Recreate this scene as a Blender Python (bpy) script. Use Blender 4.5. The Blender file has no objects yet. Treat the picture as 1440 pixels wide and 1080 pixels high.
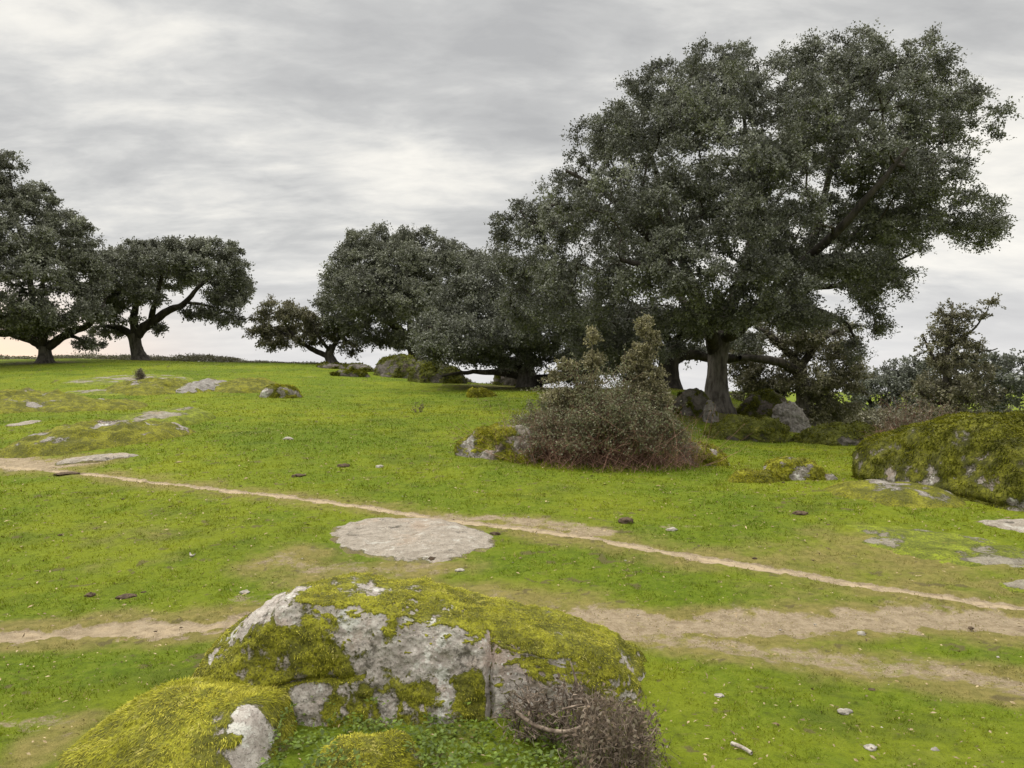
# Winter dehesa: holm oaks, mossy granite outcrops, short grass and cattle trails.
import bpy, bmesh, math
import numpy as np

R = math.radians
scene = bpy.context.scene
COL = scene.collection
F, CX, CY, EYE = 1088.0, 720.0, 540.0, 1.6      # survey constants: focal length in px, centre, eye height
rng = np.random.default_rng(11)


def P(u, v, d):
    return np.array([(u - CX) / F * d, d, EYE - (v - CY) / F * d])


# ------------------------------------------------------------------ noise
_perm = np.random.default_rng(3).permutation(256)
_perm = np.concatenate([_perm, _perm, _perm])
GRAD = np.random.default_rng(4).normal(size=(256, 3))
GRAD /= np.linalg.norm(GRAD, axis=1)[:, None]


def pnoise(p):
    p = np.asarray(p, float)
    i = np.floor(p).astype(np.int64)
    f = p - i
    i &= 255
    w = f * f * f * (f * (f * 6 - 15) + 10)
    out = np.zeros(len(p))
    for dx in (0, 1):
        wx = w[:, 0] if dx else 1 - w[:, 0]
        for dy in (0, 1):
            wy = w[:, 1] if dy else 1 - w[:, 1]
            for dz in (0, 1):
                wz = w[:, 2] if dz else 1 - w[:, 2]
                h = _perm[_perm[_perm[(i[:, 0] + dx) & 255] + ((i[:, 1] + dy) & 255)] + ((i[:, 2] + dz) & 255)]
                g = GRAD[h]
                out += wx * wy * wz * (g[:, 0] * (f[:, 0] - dx) + g[:, 1] * (f[:, 1] - dy) + g[:, 2] * (f[:, 2] - dz))
    return out * 1.6


def fbm(p, octaves=4, gain=0.5, lac=2.03):
    a, s, out = 1.0, 1.0, 0
    for k in range(octaves):
        out = out + a * pnoise(np.asarray(p) * s + 17.3 * k)
        a *= gain
        s *= lac
    return out


def sstep(a, b, x):
    t = np.clip((x - a) / (b - a), 0, 1)
    return t * t * (3 - 2 * t)


# ------------------------------------------------------------------ mesh helpers
def build(name, verts, faces, mat, parent=None, loc=None, attrs=None, smooth=False, mats=None):
    """faces: an (M,k) int array, or a list of such arrays with different k."""
    if not isinstance(faces, list):
        faces = [faces]
    me = bpy.data.meshes.new(name)
    v = np.asarray(verts, np.float32)
    me.vertices.add(len(v))
    me.vertices.foreach_set("co", v.ravel())
    loops = np.concatenate([f.ravel() for f in faces]).astype(np.int32)
    tot = np.concatenate([np.full(len(f), f.shape[1], np.int32) for f in faces])
    start = np.concatenate([[0], np.cumsum(tot)[:-1]]).astype(np.int32)
    me.loops.add(len(loops))
    me.loops.foreach_set("vertex_index", loops)
    me.polygons.add(len(tot))
    me.polygons.foreach_set("loop_start", start)
    me.polygons.foreach_set("loop_total", tot)
    if smooth:
        me.polygons.foreach_set("use_smooth", np.ones(len(tot), bool))
    me.update(calc_edges=True)
    for k, a in (attrs or {}).items():
        at = me.attributes.new(k, 'FLOAT', 'POINT')
        at.data.foreach_set("value", np.asarray(a, np.float32))
    if mat:
        me.materials.append(mat)
    o = bpy.data.objects.new(name, me)
    COL.objects.link(o)
    if parent is not None:
        o.parent = parent
    if loc is not None:
        o.location = tuple(loc)
    return o


def tag(o, label=None, cat=None, group=None, kind=None):
    for k, val in (("label", label), ("category", cat), ("group", group), ("kind", kind)):
        if val:
            o[k] = val
    return o


def empty(name, loc, label, cat, group=None):
    o = bpy.data.objects.new(name, None)
    o.empty_display_size = 0.2
    COL.objects.link(o)
    o.location = tuple(loc)
    return tag(o, label, cat, group)


_ico = {}


def ico(n):
    if n not in _ico:
        bm = bmesh.new()
        bmesh.ops.create_icosphere(bm, subdivisions=n, radius=1)
        bm.verts.ensure_lookup_table()
        v = np.array([x.co[:] for x in bm.verts])
        f = np.array([[a.index for a in q.verts] for q in bm.faces])
        bm.free()
        _ico[n] = (v / np.linalg.norm(v, axis=1)[:, None], f)
    return _ico[n]


def vnormals(v, f):
    n = np.cross(v[f[:, 1]] - v[f[:, 0]], v[f[:, 2]] - v[f[:, 0]])
    out = np.zeros_like(v)
    for k in range(3):
        for c in range(3):
            out[:, c] += np.bincount(f[:, k], n[:, c], len(v))
    return out / (np.linalg.norm(out, axis=1)[:, None] + 1e-12)


def spline(pts, n):
    """Catmull-Rom through pts (k, m), n samples per span."""
    p = np.asarray(pts, float)
    p = np.vstack([2 * p[0] - p[1], p, 2 * p[-1] - p[-2]])
    out = []
    for i in range(1, len(p) - 2):
        t = np.linspace(0, 1, n, endpoint=False)[:, None]
        a, b, c, d = p[i - 1:i + 3]
        out.append(0.5 * (2 * b + (c - a) * t + (2 * a - 5 * b + 4 * c - d) * t ** 2 + (3 * b - a - 3 * c + d) * t ** 3))
    out.append(p[-2:-1])
    return np.vstack(out)


def tube(pts, rad, sides, rough=0.0, seed=0.0):
    pts = np.asarray(pts, float)
    n = len(pts)
    tg = np.gradient(pts, axis=0)
    tg /= np.linalg.norm(tg, axis=1)[:, None] + 1e-9
    ref = np.array([0.31, 0.87, 0.15]) if abs(tg[:, 2]).mean() > 0.6 else np.array([0.1, 0.2, 1.0])
    a = np.cross(tg, ref)
    a /= np.linalg.norm(a, axis=1)[:, None] + 1e-9
    b = np.cross(tg, a)
    th = np.arange(sides) / sides * 2 * math.pi
    rr = np.repeat(np.asarray(rad, float)[:, None], sides, 1)
    ring = a[:, None, :] * np.cos(th)[None, :, None] + b[:, None, :] * np.sin(th)[None, :, None]
    if rough:
        q = (pts[:, None, :] + ring * rr[:, :, None]).reshape(-1, 3)
        k = fbm(q * np.array([3, 3, 1.2]) + seed, 4).reshape(n, sides)
        k2 = pnoise(q * np.array([14, 14, 3.5]) + seed).reshape(n, sides)
        rr = rr * (1 + rough * (k + 0.35 * k2))
    v = (pts[:, None, :] + ring * rr[:, :, None]).reshape(-1, 3)
    i, j = np.meshgrid(np.arange(n - 1), np.arange(sides), indexing='ij')
    j2 = (j + 1) % sides
    f = np.stack([i * sides + j, i * sides + j2, (i + 1) * sides + j2, (i + 1) * sides + j], -1).reshape(-1, 4)
    return v, f


class Acc:
    def __init__(self):
        self.v, self.f, self.a, self.n = [], [], [], 0

    def add(self, v, f, attr=None):
        self.v.append(v)
        self.f.append(f + self.n)
        self.a.append(np.zeros(len(v)) if attr is None else attr)
        self.n += len(v)

    def get(self):
        by = {}
        for f in self.f:
            by.setdefault(f.shape[1], []).append(f)
        return np.vstack(self.v), [np.vstack(x) for x in by.values()], np.concatenate(self.a)


def unit(v):
    return v / (np.linalg.norm(v, axis=-1, keepdims=True) + 1e-12)


def leaf_quads(c, axis, nrm, L, W):
    """Folded rhombic leaves: c (N,3) bases, axis = pointing direction, nrm = rough face direction."""
    axis = unit(axis)
    side = unit(np.cross(axis, nrm))
    nn = np.cross(side, axis)
    L = np.asarray(L)[:, None]
    W = np.asarray(W)[:, None]
    v = np.stack([c, c + axis * L * .5 + side * W * .5 + nn * W * .12, c + axis * L - nn * L * .08,
                  c + axis * L * .5 - side * W * .5 + nn * W * .12], 1).reshape(-1, 3)
    f = np.arange(len(v)).reshape(-1, 4)
    return v, f


# ------------------------------------------------------------------ node helper
class NT:
    def __init__(self, tree):
        self.t = tree
        self.t.nodes.clear()

    def n(self, kind, **kw):
        nd = self.t.nodes.new(kind)
        ins = kw.pop('ins', {})
        for k, v in kw.items():
            setattr(nd, k, v)
        for k, v in ins.items():
            s = nd.inputs[k]
            if hasattr(v, 'is_output') or isinstance(v, bpy.types.NodeSocket):
                self.t.links.new(v, s)
            else:
                s.default_value = v
        return nd

    def math(self, op, a, b=0.0, c=0.0, clamp=False):
        nd = self.n('ShaderNodeMath', operation=op, use_clamp=clamp)
        for i, x in enumerate((a, b, c)):
            if isinstance(x, bpy.types.NodeSocket):
                self.t.links.new(x, nd.inputs[i])
            else:
                nd.inputs[i].default_value = x
        return nd.outputs[0]

    def mix(self, fac, a, b, blend='MIX'):
        nd = self.n('ShaderNodeMix', data_type='RGBA', blend_type=blend)
        nd.clamp_factor = True
        for idx, x in ((0, fac), (6, a), (7, b)):
            if isinstance(x, bpy.types.NodeSocket):
                self.t.links.new(x, nd.inputs[idx])
            elif idx == 0:
                nd.inputs[0].default_value = x
            else:
                nd.inputs[idx].default_value = (*x, 1) if len(x) == 3 else x
        return nd.outputs[2]

    def noise(self, vec, scale, detail=4, rough=0.55, dist=0.0, out='Fac'):
        nd = self.n('ShaderNodeTexNoise', ins={'Vector': vec, 'Scale': scale, 'Detail': detail, 'Roughness': rough, 'Distortion': dist})
        return nd.outputs[out]

    def ramp(self, fac, stops):
        nd = self.n('ShaderNodeValToRGB', ins={'Fac': fac})
        e = nd.color_ramp.elements
        while len(e) < len(stops):
            e.new(0.5)
        for x, (p, c) in zip(e, stops):
            x.position = p
            x.color = (c, c, c, 1) if isinstance(c, (int, float)) else (*c, 1)
        return nd.outputs[0]

    def step(self, x, a, b):
        nd = self.n('ShaderNodeMapRange', interpolation_type='SMOOTHSTEP',
                    ins={'Value': x, 'From Min': a, 'From Max': b, 'To Min': 0.0, 'To Max': 1.0})
        return nd.outputs[0]

    def attr(self, name):
        return self.n('ShaderNodeAttribute', attribute_name=name).outputs['Fac']

    def pos(self, scale=(1, 1, 1)):
        g = self.n('ShaderNodeNewGeometry').outputs['Position']
        if scale == (1, 1, 1):
            return g
        return self.n('ShaderNodeMapping', ins={'Vector': g, 'Scale': scale}).outputs[0]

    def bump(self, h, strength, dist):
        return self.n('ShaderNodeBump', ins={'Height': h, 'Strength': strength, 'Distance': dist}).outputs[0]

    def out(self, shader):
        o = self.n('ShaderNodeOutputMaterial')
        self.t.links.new(shader, o.inputs['Surface'])


def new_mat(name):
    m = bpy.data.materials.new(name)
    m.use_nodes = True
    return m, NT(m.node_tree)


def leaf_mat(name, top, under, rough=0.5, spec=0.35, trans=0.25, tcol=None):
    m, t = new_mat(name)
    tint = t.attr('tint')
    k = t.math('MULTIPLY_ADD', tint, 1.15, 0.42)
    back = t.n('ShaderNodeNewGeometry').outputs['Backfacing']
    base = t.mix(back, top, under)
    kk = t.n('ShaderNodeCombineColor', ins={0: k, 1: k, 2: k}).outputs[0]
    base = t.mix(1.0, base, kk, 'MULTIPLY')
    pr = t.n('ShaderNodeBsdfPrincipled', ins={'Base Color': base, 'Roughness': rough, 'Specular IOR Level': spec})
    tr = t.n('ShaderNodeBsdfTranslucent', ins={'Color': (*(tcol or tuple(c * 1.3 for c in top)), 1)})
    mx = t.n('ShaderNodeMixShader', ins={0: trans, 1: pr.outputs[0], 2: tr.outputs[0]})
    t.out(mx.outputs[0])
    return m


def plain_mat(name, c1, c2, scale=8, rough=0.9, stretch=(1, 1, 1), bump=0.4, bdist=0.02, tint=False):
    m, t = new_mat(name)
    p = t.pos(stretch)
    n = t.noise(p, scale, 6, 0.6)
    col = t.mix(t.step(n, 0.35, 0.65), c1, c2)
    if tint:
        k = t.math('MULTIPLY_ADD', t.attr('tint'), 1.0, 0.5)
        kk = t.n('ShaderNodeCombineColor', ins={0: k, 1: k, 2: k}).outputs[0]
        col = t.mix(1.0, col, kk, 'MULTIPLY')
    ins = {'Base Color': col, 'Roughness': rough, 'Specular IOR Level': 0.2}
    if bump:
        ins['Normal'] = t.bump(t.noise(p, scale * 3, 5, 0.65), bump, bdist)
    t.out(t.n('ShaderNodeBsdfPrincipled', ins=ins).outputs[0])
    return m

# ------------------------------------------------------------------ materials
def ground_mat():
    m, t = new_mat('meadow_ground')
    p = t.pos()
    dirt, dry = t.attr('dirt'), t.attr('dry')
    n1 = t.noise(p, 0.33, 5, 0.6)
    n2 = t.noise(p, 1.9, 5, 0.62)
    n3 = t.noise(p, 14, 6, 0.65)
    n4 = t.noise(p, 70, 4, 0.7)
    n6 = t.noise(p, 5.0, 8, 0.75)
    g = t.mix(t.step(n1, 0.36, 0.66), (0.095, 0.140, 0.008), (0.170, 0.198, 0.011))
    g = t.mix(t.math('MULTIPLY', t.step(n2, 0.45, 0.72), 0.6), g, (0.078, 0.130, 0.008))
    g = t.mix(t.math('MULTIPLY', t.step(n3, 0.50, 0.74), 0.62), g, (0.060, 0.066, 0.014))
    g = t.mix(t.math('MULTIPLY', t.step(n3, 0.56, 0.34), 0.30), g, (0.22, 0.25, 0.03))
    g = t.mix(t.math('MULTIPLY', t.step(n4, 0.50, 0.70), 0.45), g, (0.07, 0.09, 0.015))
    n7 = t.noise(p, 0.85, 6, 0.68)
    g = t.mix(t.math('MULTIPLY', t.step(n7, 0.50, 0.68), 0.65), g, (0.066, 0.090, 0.012))
    # old straw showing through
    st = t.noise(t.pos((1, 2.2, 1)), 5.5, 6, 0.7)
    g = t.mix(t.math('MULTIPLY', t.step(st, 0.57, 0.74), 0.35), g, (0.20, 0.165, 0.055))
    dn = t.math('ADD', dry, t.math('MULTIPLY_ADD', n2, 1.5, -0.78))
    dryc = t.mix(t.step(n3, 0.35, 0.65), (0.245, 0.195, 0.070), (0.165, 0.140, 0.045))
    g = t.mix(t.math('MULTIPLY', t.step(dn, 0.2, 0.85), 0.85), g, dryc)
    soil = t.mix(t.step(n3, 0.32, 0.68), (0.335, 0.268, 0.178), (0.215, 0.165, 0.100))
    soil = t.mix(t.math('MULTIPLY', t.step(n4, 0.52, 0.66), 0.55), soil, (0.42, 0.35, 0.25))
    soil = t.mix(t.math('MULTIPLY', t.step(dirt, 0.80, 1.0), t.step(n6, 0.35, 0.6)), soil, (0.43, 0.335, 0.215))
    soil = t.mix(t.math('MULTIPLY', t.step(n2, 0.60, 0.74), 0.5), soil, (0.15, 0.10, 0.05))
    g = t.mix(t.math('MULTIPLY', t.step(t.attr('spot_shade'), 0.15, 0.8), 0.75), g, (0.105, 0.085, 0.040))  # dark soil spots, plus shade painted in under the oaks
    dirt = t.math('ADD', dirt, t.math('MULTIPLY_ADD', n6, 1.5, -0.75))
    dd = t.math('ADD', dirt, t.math('ADD', t.math('MULTIPLY_ADD', n3, 0.7, -0.35), t.math('MULTIPLY_ADD', n4, 0.3, -0.15)))
    col = t.mix(t.step(dd, 0.36, 0.70), g, soil)
    h = t.math('ADD', t.math('MULTIPLY', n3, 0.6), t.math('MULTIPLY', n4, 0.4))
    t.out(t.n('ShaderNodeBsdfPrincipled', ins={'Base Color': col, 'Roughness': 0.95, 'Specular IOR Level': 0.1,
                                              'Normal': t.bump(h, 0.9, 0.05)}).outputs[0])
    return m


def grass_mat():
    m, t = new_mat('short_grass')
    p = t.pos()
    tint, dry = t.attr('tint'), t.attr('dry')
    n1 = t.noise(p, 0.33, 5, 0.6)
    n2 = t.noise(p, 1.9, 5, 0.62)
    g = t.mix(t.step(n1, 0.36, 0.66), (0.128, 0.172, 0.012), (0.236, 0.252, 0.018))
    g = t.mix(t.math('MULTIPLY', t.step(n2, 0.45, 0.72), 0.6), g, (0.092, 0.160, 0.010))
    n7 = t.noise(p, 0.85, 6, 0.68)
    g = t.mix(t.math('MULTIPLY', t.step(n7, 0.50, 0.68), 0.6), g, (0.070, 0.112, 0.012))
    g = t.mix(t.step(tint, 0.885, 0.98), g, (0.32, 0.27, 0.10))
    dn = t.math('ADD', dry, t.math('MULTIPLY_ADD', n2, 1.5, -0.78))
    g = t.mix(t.math('MULTIPLY', t.step(dn, 0.2, 0.85), 0.8), g, (0.285, 0.235, 0.088))
    k = t.math('MULTIPLY_ADD', tint, 0.70, 0.65)
    kk = t.n('ShaderNodeCombineColor', ins={0: k, 1: k, 2: k}).outputs[0]
    g = t.mix(1.0, g, kk, 'MULTIPLY')
    d = t.n('ShaderNodeBsdfDiffuse', ins={'Color': g})
    tr = t.n('ShaderNodeBsdfTranslucent', ins={'Color': g})
    t.out(t.n('ShaderNodeMixShader', ins={0: 0.35, 1: d.outputs[0], 2: tr.outputs[0]}).outputs[0])
    return m


def rock_mat(name, base1=(0.33, 0.30, 0.265), base2=(0.19, 0.165, 0.14), warm=(0.38, 0.265, 0.205), scale=1.0, mossy=1.0,
             moss1=(0.270, 0.265, 0.020), moss2=(0.105, 0.106, 0.014), lichen=1.0):
    m, t = new_mat(name)
    p = t.pos()
    mo = t.attr('moss')
    n1 = t.noise(p, 3.0 * scale, 6, 0.62)
    n2 = t.noise(p, 16 * scale, 8, 0.72)
    n3 = t.noise(p, 80 * scale, 4, 0.7)
    n5 = t.noise(p, 5.5 * scale, 9, 0.74)
    c = t.mix(t.step(n2, 0.36, 0.66), base2, base1)
    c = t.mix(t.math('MULTIPLY', t.step(n1, 0.52, 0.66), 0.55), c, warm)
    c = t.mix(t.math('MULTIPLY', t.step(n5, 0.555, 0.63), 0.85), c, (0.085, 0.074, 0.058))      # dark crust lichen
    c = t.mix(t.math('MULTIPLY', t.step(n5, 0.44, 0.385), 0.85 * lichen), c, (0.56, 0.55, 0.49))       # pale crust lichen
    sp = t.n('ShaderNodeTexVoronoi', feature='F1', ins={'Vector': p, 'Scale': 34 * scale, 'Randomness': 1.0}).outputs['Distance']
    c = t.mix(t.math('MULTIPLY', t.step(sp, 0.26, 0.12), t.math('MULTIPLY', t.step(n1, 0.42, 0.6), lichen)), c, (0.60, 0.59, 0.52))
    c = t.mix(t.math('MULTIPLY', t.step(n3, 0.54, 0.68), 0.75), c, (0.085, 0.075, 0.062))
    c = t.mix(t.math('MULTIPLY', t.step(n3, 0.42, 0.30), 0.5 * lichen), c, (0.60, 0.56, 0.50))
    # moss
    mm = t.math('ADD', mo, t.math('ADD', t.math('MULTIPLY_ADD', n2, 0.9, -0.45), t.math('MULTIPLY_ADD', n3, 0.3, -0.15)))
    mc = t.mix(t.step(t.noise(p, 7 * scale, 8, 0.7), 0.36, 0.60), moss1, moss2)
    mc = t.mix(t.math('MULTIPLY', t.step(n3, 0.46, 0.62), 0.75), mc, (0.045, 0.042, 0.012))
    mc = t.mix(t.math('MULTIPLY', t.step(n2, 0.56, 0.7), 0.5), mc, (0.32, 0.30, 0.07))
    ms = t.math('MULTIPLY', t.step(mm, 0.42, 0.54), mossy)
    c = t.mix(ms, c, mc)
    h = t.math('ADD', t.math('MULTIPLY', n2, 0.6), t.math('ADD', t.math('MULTIPLY', n3, 0.35), t.math('MULTIPLY', ms, 0.35)))
    t.out(t.n('ShaderNodeBsdfPrincipled', ins={'Base Color': c, 'Roughness': 0.92, 'Specular IOR Level': 0.2,
                                              'Normal': t.bump(h, 0.8, 0.03 / scale)}).outputs[0])
    return m


def moss_mat(name, c1, c2, c3):
    m, t = new_mat(name)
    p = t.pos()
    tint = t.attr('tint')
    n1 = t.noise(p, 3.2, 5, 0.6)
    n2 = t.noise(p, 13, 5, 0.6)
    g = t.mix(t.step(n1, 0.40, 0.62), c1, c2)
    g = t.mix(t.math('MULTIPLY', t.step(n2, 0.52, 0.68), 0.7), g, c3)
    k = t.math('MULTIPLY_ADD', tint, 1.1, 0.35)
    kk = t.n('ShaderNodeCombineColor', ins={0: k, 1: k, 2: k}).outputs[0]
    g = t.mix(1.0, g, kk, 'MULTIPLY')
    d = t.n('ShaderNodeBsdfDiffuse', ins={'Color': g})
    tr = t.n('ShaderNodeBsdfTranslucent', ins={'Color': g})
    t.out(t.n('ShaderNodeMixShader', ins={0: 0.3, 1: d.outputs[0], 2: tr.outputs[0]}).outputs[0])
    return m


M_GROUND = ground_mat()
M_GRASS = grass_mat()
M_ROCK_NEAR = rock_mat('granite_near', base1=(0.47, 0.43, 0.38), base2=(0.30, 0.26, 0.225), warm=(0.48, 0.35, 0.28))
M_ROCK = rock_mat('granite_mid', scale=0.55)
M_ROCK_OLIVE = rock_mat('granite_olive', scale=0.55, moss1=(0.165, 0.168, 0.014), moss2=(0.052, 0.055, 0.010))
M_ROCK_LOW = rock_mat('granite_low', scale=0.55, moss1=(0.225, 0.222, 0.018), moss2=(0.095, 0.096, 0.012))
M_ROCK_FAR = rock_mat('granite_far', scale=0.3, base1=(0.30, 0.28, 0.25), base2=(0.17, 0.15, 0.13), lichen=0.35)
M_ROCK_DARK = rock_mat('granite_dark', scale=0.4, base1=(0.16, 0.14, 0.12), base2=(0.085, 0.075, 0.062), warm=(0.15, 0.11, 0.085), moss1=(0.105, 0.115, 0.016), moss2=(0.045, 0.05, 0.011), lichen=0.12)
M_SLAB = rock_mat('granite_slab', scale=0.8, base1=(0.34, 0.30, 0.245), base2=(0.225, 0.192, 0.15), warm=(0.33, 0.25, 0.18), mossy=0.9, moss1=(0.16, 0.16, 0.02), moss2=(0.13, 0.10, 0.045), lichen=0.45)
M_SLAB_MOSS = rock_mat('granite_slab_mossy', scale=0.8, lichen=0.25, base1=(0.27, 0.245, 0.19), base2=(0.19, 0.165, 0.12), warm=(0.28, 0.22, 0.15), moss1=(0.22, 0.26, 0.018), moss2=(0.11, 0.13, 0.014))
M_MOSS = moss_mat('moss_strands', (0.49, 0.455, 0.070), (0.30, 0.295, 0.032), (0.56, 0.50, 0.19))
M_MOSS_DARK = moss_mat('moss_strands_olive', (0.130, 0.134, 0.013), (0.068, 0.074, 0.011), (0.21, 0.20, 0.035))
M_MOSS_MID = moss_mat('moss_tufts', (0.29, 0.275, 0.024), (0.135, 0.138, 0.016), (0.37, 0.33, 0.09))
M_BARK = plain_mat('oak_bark', (0.15, 0.135, 0.115), (0.06, 0.052, 0.044), 9, 0.95, (1, 1, 0.3), 0.9, 0.05)
M_BARK_DARK = plain_mat('dark_bark', (0.070, 0.060, 0.050), (0.030, 0.026, 0.022), 6, 0.95, (1, 1, 0.3), 0.8, 0.05)
M_TWIG = plain_mat('oak_twig', (0.070, 0.058, 0.046), (0.035, 0.029, 0.023), 10, 0.9, (1, 1, 1), 0.0)
M_LEAF = leaf_mat('holm_oak_leaf', (0.108, 0.114, 0.082), (0.21, 0.212, 0.178), 0.5, 0.32, 0.15)
M_LEAF_MID = leaf_mat('crest_oak_leaf', (0.124, 0.130, 0.090), (0.22, 0.22, 0.182), 0.5, 0.32, 0.16)
M_LEAF_BROWN = leaf_mat('oak_sprig_leaf', (0.118, 0.112, 0.062), (0.22, 0.20, 0.145), 0.5, 0.35, 0.22)
M_LEAF_FAR = leaf_mat('far_oak_leaf', (0.115, 0.124, 0.094), (0.195, 0.20, 0.17), 0.5, 0.4, 0.18)
M_BRAMBLE_LEAF = leaf_mat('bramble_leaf', (0.138, 0.148, 0.072), (0.24, 0.23, 0.155), 0.5, 0.3, 0.25)
M_SHOOT_LEAF = leaf_mat('pale_shoot_leaf', (0.185, 0.172, 0.088), (0.34, 0.30, 0.20), 0.5, 0.3, 0.25)
M_DEAD_LEAF = leaf_mat('dead_leaf', (0.125, 0.092, 0.062), (0.22, 0.185, 0.135), 0.7, 0.2, 0.15)
M_CANE = plain_mat('bramble_cane', (0.235, 0.140, 0.100), (0.125, 0.066, 0.050), 20, 0.8, (1, 1, 1), 0.0, tint=True)
M_CANE_GREY = plain_mat('dead_cane', (0.24, 0.19, 0.145), (0.085, 0.062, 0.046), 25, 0.85, (1, 1, 1), 0.0, tint=True)
M_DUNG = plain_mat('dry_dung', (0.125, 0.088, 0.055), (0.055, 0.038, 0.024), 25, 0.95, (1, 1, 1), 0.8, 0.02)
M_STONE = plain_mat('pale_pebble', (0.38, 0.345, 0.29), (0.22, 0.20, 0.165), 30, 0.9, (1, 1, 1), 0.5, 0.01)
M_WOOD = plain_mat('bleached_wood', (0.46, 0.42, 0.36), (0.26, 0.22, 0.18), 40, 0.9, (1, 1, 1), 0.5, 0.01)
M_STRAW = plain_mat('straw_litter', (0.34, 0.27, 0.16), (0.17, 0.115, 0.06), 30, 0.9, (1, 1, 1), 0.0, tint=True)
M_HERB = leaf_mat('low_herb', (0.105, 0.150, 0.020), (0.140, 0.180, 0.050), 0.5, 0.3, 0.3)

# ------------------------------------------------------------------ terrain
_uvd = [(-400, 1080, 3.2), (0, 1080, 3.2), (720, 1080, 3.2), (1440, 1080, 3.2), (1900, 1080, 3.2),
        (0, 900, 4.9), (720, 862, 5.4), (1440, 858, 5.4), (-700, 800, 7), (2100, 800, 7),
        (0, 655, 11.5), (400, 692, 9.4), (720, 737, 7.8), (1440, 722, 8.4), (840, 668, 10.9), (1100, 672, 10.8),
        (-500, 640, 12.5), (100, 590, 17), (400, 590, 17), (100, 545, 25.5), (400, 552, 25), (-500, 580, 18), (-500, 545, 26),
        (0, 515, 36), (200, 514, 36), (400, 520, 36), (-500, 516, 36),
        (0, 506, 45), (195, 506, 45), (330, 510, 45), (480, 514, 45), (-600, 506, 45), (-1200, 510, 45),
        (620, 534, 37), (560, 560, 25), (700, 541, 33), (700, 575, 20), (640, 600, 16),
        (900, 578, 21), (1010, 580, 22.6), (1000, 552, 27), (1100, 606, 20.5), (1200, 618, 19.0), (1200, 645, 14), (1440, 640, 15), (1440, 640, 20), (1900, 650, 15),
        (1200, 618, 30), (1440, 618, 30), (1000, 566, 36), (1900, 625, 30), (850, 556, 36),
        (1200, 592, 60), (1440, 592, 60), (1900, 596, 60), (850, 562, 60), (620, 556, 60), (400, 528, 60), (100, 522, 60), (-500, 522, 60)]
_ctrl = [P(*q) for q in _uvd]
for ang in range(0, 360, 30):
    a = R(ang)
    _ctrl.append(np.array([400 * math.sin(a), 400 * math.cos(a), -9.0]))
    if 80 < ang < 280:
        for rr, zz in ((4, 0.0), (12, -0.05), (40, -0.3), (120, -2.0)):
            _ctrl.append(np.array([rr * math.sin(a), rr * math.cos(a), zz]))
    else:
        _ctrl.append(np.array([150 * math.sin(a), 150 * math.cos(a), -3.5]))
_ctrl.append(np.array([0, 0, 0.0]))
_ctrl = np.array(_ctrl)


def _warp(xy):
    r = np.hypot(xy[:, 0], xy[:, 1]) + 1e-6
    return xy / r[:, None] * np.log1p(r / 5.0)[:, None]


_cw = _warp(_ctrl[:, :2])
_C2 = 0.12


def _phi(a, b):
    return np.sqrt(((a[:, None, :] - b[None, :, :]) ** 2).sum(-1) + _C2)


_n = len(_cw)
_A = np.zeros((_n + 3, _n + 3))
_A[:_n, :_n] = _phi(_cw, _cw) - 2e-3 * np.eye(_n)
_A[:_n, _n] = 1
_A[:_n, _n + 1:] = _cw
_A[_n:, :_n] = _A[:_n, _n:].T
_W = np.linalg.solve(_A, np.concatenate([_ctrl[:, 2], np.zeros(3)]))


def gz(x, y):
    xy = np.stack([np.atleast_1d(x).ravel(), np.atleast_1d(y).ravel()], 1).astype(float)
    out = np.empty(len(xy))
    for s in range(0, len(xy), 40000):
        q = xy[s:s + 40000]
        w = _warp(q)
        z = _phi(w, _cw) @ _W[:_n] + _W[_n] + w @ _W[_n + 1:]
        r = np.hypot(q[:, 0], q[:, 1])
        p3 = np.column_stack([q * 0.34, np.zeros(len(q))])
        z += pnoise(p3) * 0.035 * np.clip(r / 8, 0, 1.5)
        p3 = np.column_stack([q * 1.3, np.full(len(q), 5.0)])
        z += fbm(p3, 3) * 0.014
        out[s:s + 40000] = z
    return out


def g1(x, y):
    return float(gz(x, y)[0])


def G(u, v, dmin=2.0, dmax=120.0):
    """World point where the sight line through photo pixel (u, v) meets the ground."""
    d = np.geomspace(dmin, dmax, 1500)
    x = (u - CX) / F * d
    z = EYE - (v - CY) / F * d
    below = z - gz(x, d) < 0
    i = int(np.argmax(below)) if below.any() else len(d) - 1
    dd = d[i]
    return np.array([x[i], dd, g1(x[i], dd)])


def gline(pix):
    return np.array([G(*p)[:2] for p in pix])


def seg_dist(xy, line):
    best = np.full(len(xy), 1e9)
    lo, hi = line.min(0) - 2.5, line.max(0) + 2.5
    k = np.where(((xy > lo) & (xy < hi)).all(1))[0]
    x, y = xy[k, 0], xy[k, 1]
    bb = np.full(len(k), 1e9)
    for a, b in zip(line[:-1], line[1:]):
        ax, ay, dx, dy = a[0], a[1], b[0] - a[0], b[1] - a[1]
        px, py = x - ax, y - ay
        t = np.clip((px * dx + py * dy) / (dx * dx + dy * dy + 1e-9), 0, 1)
        bb = np.minimum(bb, (px - t * dx) ** 2 + (py - t * dy) ** 2)
    best[k] = np.sqrt(bb)
    return best


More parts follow.
